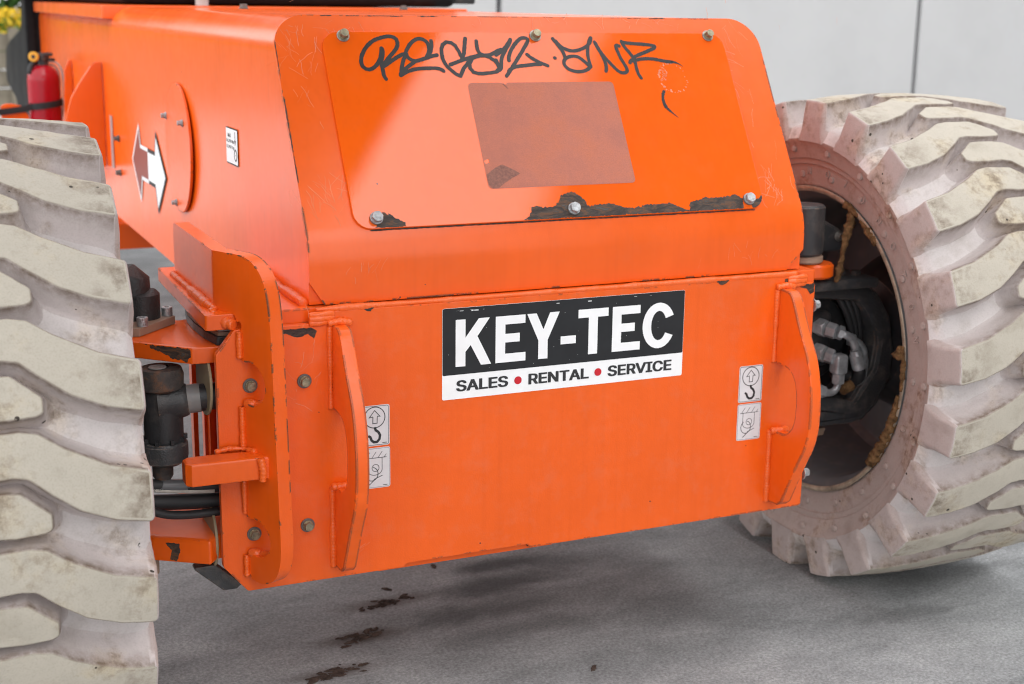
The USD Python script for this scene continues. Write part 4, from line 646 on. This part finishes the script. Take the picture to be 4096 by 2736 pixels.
# boom and work platform carried overhead
dv, pv = np.array([.306, .952]), np.array([-.952, .306]); A_ = np.array([.345, -.39])
q4 = [tuple(A_), tuple(A_ - dv*.95), tuple(A_ - dv*.95 + pv*1.65), tuple(A_ + pv*1.65)]
part(V, 'platform_floor', bevslab(rp(q4, .02), TOPF, 2.0, 2.05, .004, .1), 'dark_steel', 30)
for k in range(4):
    a, b = np.array(q4[k]), np.array(q4[(k+1) % 4])
    for z in (2.6, 3.1): part(V, 'platform_rail', tube([(*a, z), (*b, z)], .019, 10, False, .5), 'orange_paint', True)
    part(V, 'platform_post', tube([(*a, 2.05), (*a, 3.1)], .019, 10, False, .5), 'orange_paint', True)
part(V, 'jib', tube([(-.35, -.35, 2.1), (-.05, .9, 1.98), (.06, 2.4, 1.78)], .07, 4, False, .5), 'orange_paint', False)

# scratches: pale fine lines in the paint
def scratch_set(fr, cx, cy, n, spread, L, ang, h, seed, w=.0005):
    r = np.random.default_rng(seed); g = []
    for k in range(n):
        x, y = cx + r.normal()*spread[0], cy + r.normal()*spread[1]; a = r.normal(ang, .55); l = abs(r.normal(L, L*.5)) + .004; q = [(x, y)]
        for m in range(4): a += r.normal()*.22; q.append((q[-1][0] + math.cos(a)*l/4, q[-1][1] + math.sin(a)*l/4))
        g.append(LineString(q).buffer(w*r.uniform(.2, .8)**1.3, cap_style=2))
    return flat(unary_union(g), fr, h)
def onpanel(poly_mesh): return poly_mesh
sc = [scratch_set(SL, -.325, .27, 26, (.018, .035), .022, 1.6, .0003, 61), scratch_set(SL, -.28, .342, 26, (.05, .010), .014, -1.4, .0003, 62), scratch_set(SL, .425, .28, 22, (.015, .05), .025, 2.0, .0003, 63, .0006), scratch_set(SL, .43, .05, 26, (.016, .022), .02, 1.4, .0003, 64, .0007),
      scratch_set(SL, .2, .3535, 30, (.16, .006), .012, 1.5, .0003, 65), scratch_set(PL, -.365, .575, 14, (.014, .03), .02, 1.5, .0003, 66), scratch_set(PL, -.315, .30, 6, (.02, .02), .012, 1.3, .0003, 67), scratch_set(SL, -.32, .06, 30, (.022, .022), .02, 1.9, .0003, 68)]
part(V, 'scratch_marks', cat(*sc), 'scratch_pale', False, kind='stuff')
fs = Frame((0, .018, 0), (1, 0, 0), (0, 0, 1))
part(V, 'scratch_marks', cat(scratch_set(fs, -.27, .70, 10, (.03, .008), .012, 1.5, .0004, 71), scratch_set(fs, .40, .69, 14, (.05, .010), .012, 1.6, .0004, 72)), 'scratch_pale', False, kind='stuff')
ch = []
for x0_, x1_ in ((-.300, -.338),): pass
r9 = np.random.default_rng(91)
chips = [(PL, [(-.419, .6345), (-.36, .6345), (-.352, .629), (-.357, .618), (-.365, .626), (-.38, .621), (-.395, .628), (-.41, .630)]), (PL, [(-.285, .6565), (-.268, .6565), (-.273, .6515), (-.279, .6525)]), (PL, [(.305, .6565), (.330, .6565), (.322, .650), (.317, .649)]), (PL, [(.464, .640), (.497, .640), (.496, .627), (.489, .622), (.483, .632), (.470, .635)]), (PL, [(.438, .612), (.444, .62), (.447, .617), (.441, .601)]),
         (PL, [(.437, .652), (.444, .652), (.4435, .638), (.440, .640)])]
for k, (fr, q) in enumerate(chips): part(V, 'paint_chip', flat(rough_edge(Polygon(q).buffer(0), .0016, .001, 80 + k, 300), fr, .0004), 'rust', False)
ed = [LineString([(XL + .0012, s_), (XL + .0012, s_ + r9.uniform(.004, .04))]).buffer(r9.uniform(.0002, .0008), cap_style=2) for s_ in r9.uniform(.05, .31, 16)]
tp = [LineString([(x, .3655), (x + r9.uniform(.006, .03), .3660)]).buffer(r9.uniform(.0003, .0007), cap_style=2) for x in (-.28, -.24, -.215, -.17, -.12, -.07, .24, .28, .33, .36, .385)]
part(V, 'edge_wear', flat(rough_edge(unary_union(ed + tp), .0008, .001, 95, 350), SL, .0003), 'scuff_dark', False, kind='stuff')

# ------------------------------------------------------------------ wheels
LUG_T = [(0, 0), (.28, 1.5), (.57, 4.5), (.73, 6.8), (.85, 7.3), (1.0, 7.15), (1.125, 7.0), (1.32, 3.65)]
LUG_B = [(1.32, 1.5), (1.27, 1.05), (1.08, .85), (.91, 1.1), (.81, .7), (.68, -1.6), (.49, -4.5), (.26, -6.5), (0, -7.6)]
def wheel(x0, yc, zc, sg, Rr, hw, phase, rotz, label):
    w = path_of(V, 'wheel'); x = UsdGeom.Xform.Define(stage, w); tag(x, label)
    x.AddTranslateOp().Set(Gf.Vec3d(x0, yc, zc))
    if rotz: x.AddRotateZOp().Set(rotz)
    k = Rr/.457; NL = 22; P = 2*math.pi/NL
    def base_r(d):
        e = np.minimum(d, 2*hw - d); t = np.clip((e + .004)/.036, 0, 1); return k*(.386 + .028*np.sqrt(np.maximum(0, 1 - (1-t)**2)) + .015*np.clip((e-.02)/(hw-.05), 0, 1))
    def top_r(d): q = (d - hw)/hw; return Rr + .010*(1 - np.minimum(1, q*q))
    def place(d, th, r):     # d inwards-from-shoulder, angle from the front
        v = np.stack([sg*d, -r*np.cos(th), r*np.sin(th)], 1); return v
    def flipfix(m): return m if sg > 0 else trimesh.Trimesh(m.vertices, m.faces[:, ::-1], process=False)
    pts = [(math.radians(a)*Rr, u*hw) for u, a in LUG_T + LUG_B]
    for side in (0, 1):
        lug = rp(pts, .005, .010) if side == 0 else rp([(a, 2*hw - d) for a, d in pts], .005, .010)
        Q = resample(lug, .007); N = normals2(Q)
        for n in range(NL):
            th0 = phase + n*P - (P*.5 if side else 0); s = rng.integers(1e6)
            L = []; wv = []
            for h, o, wl in ((-.06, .017, 0), (.03, .013, .05), (.13, .009, .2), (.5, .005, .5), (.93, .0012, .94), (.988, .0002, 1.0), (1.0, -.0014, 1.1), (1.0, -.0035, 2.0)):
                A = Q + N*o
                wl_ = np.where(np.minimum(A[:, 1], 2*hw - A[:, 1]) < .003, np.where(wl > 1.05, wl, -1.0), wl) if wl < 2 else 2.0 + .6*np.clip(1 - np.minimum(Q[:, 1], 2*hw - Q[:, 1])/(.42*hw), 0, 1)
                d = np.clip(A[:, 1], -.0055, 2*hw + .0055); th = th0 + A[:, 0]/Rr
                b, t = base_r(d), top_r(d); r = b + (t - b)*h
                r = r + .0016*(meshkit.noise(np.c_[A*55, np.full(len(A), h*2 + n*7.3 + side*3.1)], 5) - .5)*(h > .4)
                L.append((place(d, th, r), np.stack([A[:, 0], A[:, 1]], 1))); wv += list(wl_)
            m = rings(L, close0=False, close1=False); nb = len(m.vertices) - len(Q)
            A, t = capmesh(Q - N*.0035, .011); d = A[len(Q):, 1]
            rr_ = top_r(d) + .0016*(meshkit.noise(np.c_[A[len(Q):]*55, np.full(len(d), 2 + n*7.3 + side*3.1)], 5) - .5)
            m = trimesh.Trimesh(np.vstack([m.vertices, place(d, th0 + A[len(Q):, 0]/Rr, rr_)]), np.vstack([m.faces, t + nb]), process=False); wv += list(2.0 + .6*np.clip(1 - np.minimum(d, 2*hw - d)/(.42*hw), 0, 1))
            # ring winding: layout (arc, d) is right-handed outwards when sg < 0
            m = trimesh.Trimesh(m.vertices, m.faces if sg < 0 else m.faces[:, ::-1], process=False)
            if n == 0 and side == 0 and False: print(m.is_winding_consistent)
            part(w, 'tread_lug', m, 'tyre_tread', True, prim=wv)
    e = np.linspace(-.004, hw, 24); half = [(d, float(base_r(np.array([d]))[0])) for d in e]; full = half + [(2*hw - d, r) for d, r in half[::-1][1:]]
    def rev(profile, n=176, seed=0, amp=0.0):
        pr = np.array(profile); th = np.linspace(0, 2*np.pi, n, endpoint=False); V_ = np.vstack([place(pr[:, 0], np.full(len(pr), t), pr[:, 1]) for t in th]); m_ = len(pr); F = []
        i = np.arange(m_ - 1)
        for q in range(n):
            a, b = q*m_ + i, ((q+1) % n)*m_ + i; F += [np.stack([a, b, b+1], 1), np.stack([a, b+1, a+1], 1)]
        m = trimesh.Trimesh(V_, np.vstack(F), process=False); return m
    def fix(m):              # make the normals of an outward surface point away from the axle's inside by the first face
        return m if sg > 0 else trimesh.Trimesh(m.vertices, m.faces[:, ::-1], process=False)
    part(w, 'tyre_carcass', fix(rev(full)), 'tyre_body', True)
    sw = [(-.004, .386), (-.0035, .381), (.001, .376), (.0055, .363), (.0085, .3520), (.0088, .3500), (.0098, .3490), (.0128, .3480), (.0130, .3400), (.0134, .3385), (.0168, .3375), (.0185, .3200), (.0205, .3020), (.0225, .2965), (.026, .294)]
    sw = [(d, r*k) for d, r in sw]
    part(w, 'sidewall', fix(rev(sw[::-1])), 'tyre_wall_soiled', 40); part(w, 'sidewall', fix(rev([(2*hw - d, r) for d, r in sw])), 'tyre_wall_soiled', 40)
    for ring_, (rr, dd, ph) in enumerate(((.3665, .0030, .35), (.3185, .0182, .30))):
        for n in range(NL):
            th = phase + (n + ph)*P; c = place(np.array([dd + .0008]), np.array([th]), np.array([rr*k]))[0]
            part(w, 'moulded_stud', lathe([(0, .0042), (.0045, .0042), (.0062, .0028), (.0066, 0)][::-1], axisM(c, (-sg, 0, 0)), 14), 'tyre_wall_soiled', 40)
    for n, t in enumerate('N0ZON07ON0VNO70'):
        th = phase + (n*.62 + .12)*P; c = place(np.array([.0178]), np.array([th]), np.array([.3255*k]))[0]
        rad = np.array([0, -math.cos(th), math.sin(th)]); ax = np.array([-sg, 0, 0.]); tm_ = meshkit.text_mesh(t, .013, .0022, True); tm_.apply_translation((-.006, -.0065, 0))
        fr = Frame(c, np.cross(rad, ax), rad); part(w, 'moulded_letter', fr.m(tm_), 'tyre_wall_soiled', False)
    rim = [(.026, .2945), (.019, .2950), (.0172, .2935), (.0180, .2900), (.0240, .2880), (.0300, .2840), (.0420, .2740), (.0600, .2690), (.1200, .2640), (.2300, .2600), (.2450, .2480), (.2500, .15), (.2500, .03), (.2500, .001)]
    part(w, 'rim', fix(rev([(d, r*k) for d, r in rim][::-1], 120)), 'rim_paint', 35)
    part(w, 'rim', fix(rev([(2*hw - .02, .2945*k), (2*hw - .017, .286*k), (2*hw - .06, .262*k), (2*hw - .08, .16*k), (2*hw - .07, .001)], 120)), 'rim_paint', 35)
    part(w, 'wheel_hub', lathe([(0, 0), (.15, 0), (.155, .01), (.13, .06), (.11, .085), (0, .09)], axisM((sg*.249, 0, 0), (-sg, 0, 0)), 40), 'dark_steel', 35)
    part(w, 'rim_edge', fix(rev([(.0195, .2862*k), (.0162, .2905*k), (.0160, .2945*k), (.0185, .2965*k)][::-1], 150)), 'rim_lip', True)
    return w
simple('rim_lip', (0.42, 0.33, 0.24), 0.45, 0.3, 0.5, 300, 0.35, 30)
WR = wheel(.668, .275, .469, 1, .449, .183, .182, 0, 'front wheel on the far right, its inner side towards us')
WL_ = wheel(-.637, .120, .466, -1, .450, .165, .207, -.92, 'front wheel nearest the camera, tread towards us')
# mud caught on the right rim's edge
def clump(pts, r, seed):
    P = np.array(pts, float)
    def tw(t, R): return np.stack([R*(.35 + 1.3*meshkit.fbm(np.stack([t*150, t*0 + a*1.9, t*0 + seed], 1), 3, seed)) for a in range(9)], 1)
    return tube(P, r, n=9, smooth=True, step=.0022, twist=tw)
MD = node(V, 'dried_mud_cake', 'crumbly brown mud stuck along the rim edge')
yc, zc, kk = .275, .469, .449/.457
def rimpt(deg, r=.293, x=.668 + .0165): a = math.radians(deg); return (x, yc - r*kk*math.cos(a), zc + r*kk*math.sin(a))
part(MD, 'mud_lump', clump([rimpt(t, .288) for t in (-8, -14, -20, -26, -33, -40)], [.004, .007, .008, .009, .011, .009], 3), 'dried_mud', True)
part(MD, 'mud_lump', clump([rimpt(t, .282) for t in (10, 7, 5)], [.004, .011, .005], 5), 'dried_mud', True); part(MD, 'mud_lump', clump([rimpt(t, .292) for t in (10, 2, -6)], [.003, .005, .003], 6), 'dried_mud', True)
part(MD, 'mud_lump', clump([rimpt(t, .290) for t in (48, 54, 60)], [.004, .007, .003], 7), 'dried_mud', True); part(MD, 'mud_lump', clump([rimpt(t, .292) for t in (62, 66, 70)], [.003, .006, .008], 8), 'dried_mud', True)
a0 = np.array(rimpt(66, .290)); part(MD, 'mud_string', clump([a0, a0 + (-.006, -.004, -.03), a0 + (-.014, -.006, -.055), a0 + (-.018, -.006, -.078), a0 + (-.024, -.008, -.10), a0 + (-.030, -.008, -.125)], [.006, .0085, .006, .0035, .007, .004], 9), 'dried_mud', True)

# right steering knuckle inside the wheel
KR = node(V, 'steering_knuckle', 'right steering knuckle inside the open wheel')
outer = [(.56, .6015), (.64, .600), (.755, .585), (.785, .566), (.815, .52), (.828, .455), (.826, .405), (.80, .352), (.765, .322), (.735, .318), (.56, .322)]
innr = [(.56, .3825), (.66, .384), (.738, .366), (.752, .388), (.780, .424), (.786, .470), (.783, .492), (.757, .530), (.735, .556), (.56, .574)]
part(KR, 'yoke', bevslab(rp(outer + innr, .006, .006), FXZ(.185), -.11, 0, .011, .012), 'black_cast', 35)
part(KR, 'back_plate', bevslab(rp([(.56, .37), (.78, .37), (.80, .47), (.76, .56), (.56, .58)], .01), FXZ(.27), -.05, 0, .004, .03), 'dark_steel', 30)
part(KR, 'motor_flange', cyl(.085, .03, axisM((.665, .262, .482), (0, -1, 0)), 40, .004), 'dark_steel', 35)
part(KR, 'motor_body', hullbox(.585, .70, .21, .30, .43, .535, .012), 'dark_steel', 30)
part(KR, 'lower_lip', bevslab(rp([(.58, .31), (.70, .31), (.695, .295), (.58, .297)], .003), FXZ(.21), -.06, 0, .003, .02), 'brown_plate', 30)
part(KR, 'upper_arm', bevslab(rp([(.54, .645), (.54, .728), (.632, .722), (.665, .708), (.70, .690), (.73, .665), (.705, .648)], .008), FXZ(.21), -.07, 0, .006, .015), 'black_cast', 35)
bolt(V, PL.mat(.638, .683, 0) @ trimesh.transformations.translation_matrix([0, 0, -.208]), .0075, .008, .0105, 'zinc')
bolt(V, PL.mat(.70, .676, 0) @ trimesh.transformations.translation_matrix([0, 0, -.212]), .007, .006, .010, 'zinc')
part(KR, 'cylinder', cyl(.033, .09, axisM((.595, .17, .655), (0, 0, 1)), 36, .004), 'dark_steel', 40)
part(KR, 'cylinder_ring', cyl(.030, .014, axisM((.600, .17, .641), (0, 0, 1)), 36, .003), 'brown_plate', 40)
part(KR, 'orange_boss', cyl(.036, .026, axisM((.617, .17, .6135), (0, 0, 1)), 40, .004), 'orange_worn', 40)
part(KR, 'pin_block', hullbox(.60, .76, .16, .26, .585, .604, .006), 'black_cast', 35)
for x, z in ((.70, .606), (.735, .602)): part(KR, 'nut', hexm(.010, .010, axisM((x, .2, z), (0, 0, 1))), 'rusty_iron', 25)
FT = node(V, 'hydraulic_fittings', 'grey hydraulic elbows and hose ends inside the right wheel')
def hexat(a, b, r, mat_='fitting_steel', nm='hex_nut'):
    a, b = np.array(a), np.array(b); part(FT, nm, hexm(r, np.linalg.norm(b - a), axisM(a, b - a)), mat_, 25)
Y = .175
hexat((.664, Y + .05, .509), (.674, Y + .02, .5065), .017); hexat((.676, Y + .02, .506), (.686, Y + .006, .503), .0150); hexat((.689, Y + .005, .503), (.697, Y + .001, .500), .0135)
part(FT, 'elbow', tube([(.694, Y, .501), (.705, Y - .002, .4965), (.715, Y - .003, .489), (.722, Y - .003, .477), (.7245, Y - .003, .468)], .0075, 18), 'fitting_steel', True)
part(FT, 'ferrule', lathe([(0, 0), (.0095, 0), (.0105, .006), (.0128, .009), (.0132, .032), (.0120, .038), (0, .038)], axisM((.7245, Y - .003, .4675), (.32, -.02, -1)), 28), 'fitting_steel', 35)
part(FT, 'hose_end', tube([(.736, Y - .004, .431), (.741, Y, .416), (.742, Y + .02, .402)], .0108, 18), 'rubber_hose', True)
hexat((.662, Y + .045, .462), (.672, Y + .015, .4595), .0168); hexat((.673, Y + .015, .459), (.682, Y + .004, .456), .0145)
part(FT, 'elbow_block', hullbox(.679, .706, Y - .012, Y + .014, .424, .462, .006), 'fitting_steel', 30); hexat((.6925, Y, .4245), (.692, Y, .406), .0125)
part(FT, 'elbow', tube([(.692, Y, .408), (.690, Y, .397), (.683, Y, .391), (.670, Y, .390), (.655, Y, .394)], .0068, 18), 'fitting_steel', True); hexat((.664, Y, .3915), (.652, Y, .396), .011); part(FT, 'ferrule', tube([(.654, Y, .395), (.634, Y + .002, .405)], .012, 20, False, .01), 'fitting_steel', 35)
part(FT, 'elbow', tube([(.733, Y + .02, .480), (.741, Y + .015, .478), (.752, Y + .012, .467), (.759, Y + .012, .448), (.760, Y + .012, .42), (.757, Y + .013, .405), (.747, Y + .014, .398)], .0068, 18), 'fitting_steel', True); hexat((.728, Y + .022, .483), (.737, Y + .018, .479), .012)
part(FT, 'ferrule', tube([(.727, Y + .004, .3985), (.706, Y + .004, .391)], .0105, 20, False, .01), 'dried_mud', 35); part(FT, 'ferrule', tube([(.733, Y + .02, .412), (.70, Y + .03, .420)], .010, 20, False, .01), 'dark_steel', 35)
for q in range(3): part(FT, 'hose', tube([(.700 + q*.012, Y + .045, .575), (.722 + q*.012, Y + .03, .535), (.740 + q*.009, Y + .03, .490), (.744 + q*.010, Y + .035, .44)], .0065, 14), 'rubber_hose', True)

# ------------------------------------------------------------------ fire extinguisher strapped at the rear of the box
EX = thing('fire_extinguisher', 'red fire extinguisher with yellow gauge strapped beside the orange box', 'fire extinguisher')
ex, ey = -.420, 2.62
part(EX, 'cylinder', lathe([(0, .54), (.044, .54), (.047, .55), (.047, .838), (.0455, .852), (.040, .866), (.030, .877), (.018, .883), (0, .885)], axisM((ex, ey, 0), (0, 0, 1)), 48), 'red_enamel', 40)
part(EX, 'valve', lathe([(0, .880), (.014, .880), (.014, .900), (.018, .902), (.018, .914), (.010, .918), (0, .918)], axisM((ex + .002, ey, 0), (0, 0, 1)), 28), 'dark_steel', 35)
part(EX, 'lever', hullbox(ex - .012, ex + .036, ey - .010, ey + .010, .896, .904, .004), 'rubber_black', 35); part(EX, 'lever', hullbox(ex - .016, ex + .030, ey - .011, ey + .011, .910, .920, .004), 'dark_steel', 35)
part(EX, 'gauge', cyl(.0150, .012, axisM((ex - .024, ey - .010, .908), (-.3, -1, .1)), 32, .002), 'gauge_yellow', 35); part(EX, 'gauge_face', cyl(.0055, .0025, axisM((ex - .0276, ey - .0218, .9092), (-.3, -1, .1)), 20, .0005), 'rubber_black', 35)
part(EX, 'nozzle', tube([(ex - .02, ey - .01, .895), (ex - .035, ey - .012, .88), (ex - .037, ey - .012, .86)], [.007, .008, .010], 14), 'rubber_black', True)
part(EX, 'bracket_rod', tube([(ex + .012, ey, .892), (ex + .040, ey, .890), (ex + .052, ey, .872), (ex + .055, ey, .60)], .0032, 10, True), 'bare_metal', True); part(EX, 'bracket_rod', tube([(ex + .012, ey + .02, .882), (ex + .036, ey + .02, .880), (ex + .046, ey + .02, .862), (ex + .050, ey + .02, .60)], .0032, 10, True), 'bare_metal', True)
sp_ = []
for a in np.linspace(0, 2*np.pi, 60): sp_.append((ex + .0485*math.cos(a), ey + .0485*math.sin(a), .768 + .006*math.cos(a)))
def band(pts, wd, th): 
    P = np.array(pts); T = np.gradient(P, axis=0); T /= np.linalg.norm(T, axis=1, keepdims=True); N = np.cross(T, [0, 0, 1.]); N /= np.linalg.norm(N, axis=1, keepdims=True); z = np.array([0, 0, wd/2]); n = len(P)
    Vb = np.vstack([P - z, P + z, P + z + N*th, P - z + N*th]); i = np.arange(n-1); F = []
    for a, b in ((0, 1), (1, 2), (2, 3), (3, 0)): F += [np.stack([a*n+i, a*n+i+1, b*n+i+1], 1), np.stack([a*n+i, b*n+i+1, b*n+i], 1)]
    return trimesh.Trimesh(Vb, np.vstack(F), process=False)
part(EX, 'strap', band(sp_, .019, .0022), 'strap_black', True); part(EX, 'strap_tail', band([(ex - .040, ey - .03, .764), (ex - .06, ey - .03, .757), (ex - .10, ey - .03, .752), (ex - .135, ey - .03, .748)], .019, .0022), 'strap_black', True)
part(V, 'extinguisher_bracket', bevslab(rp([(-.548, .60), (-.548, .766), (-.535, .772), (-.515, .772), (-.490, .765), (-.470, .735), (-.455, .60)], .003), FXZ(2.60), -.012, 0, .002, .02), 'orange_paint', 30)
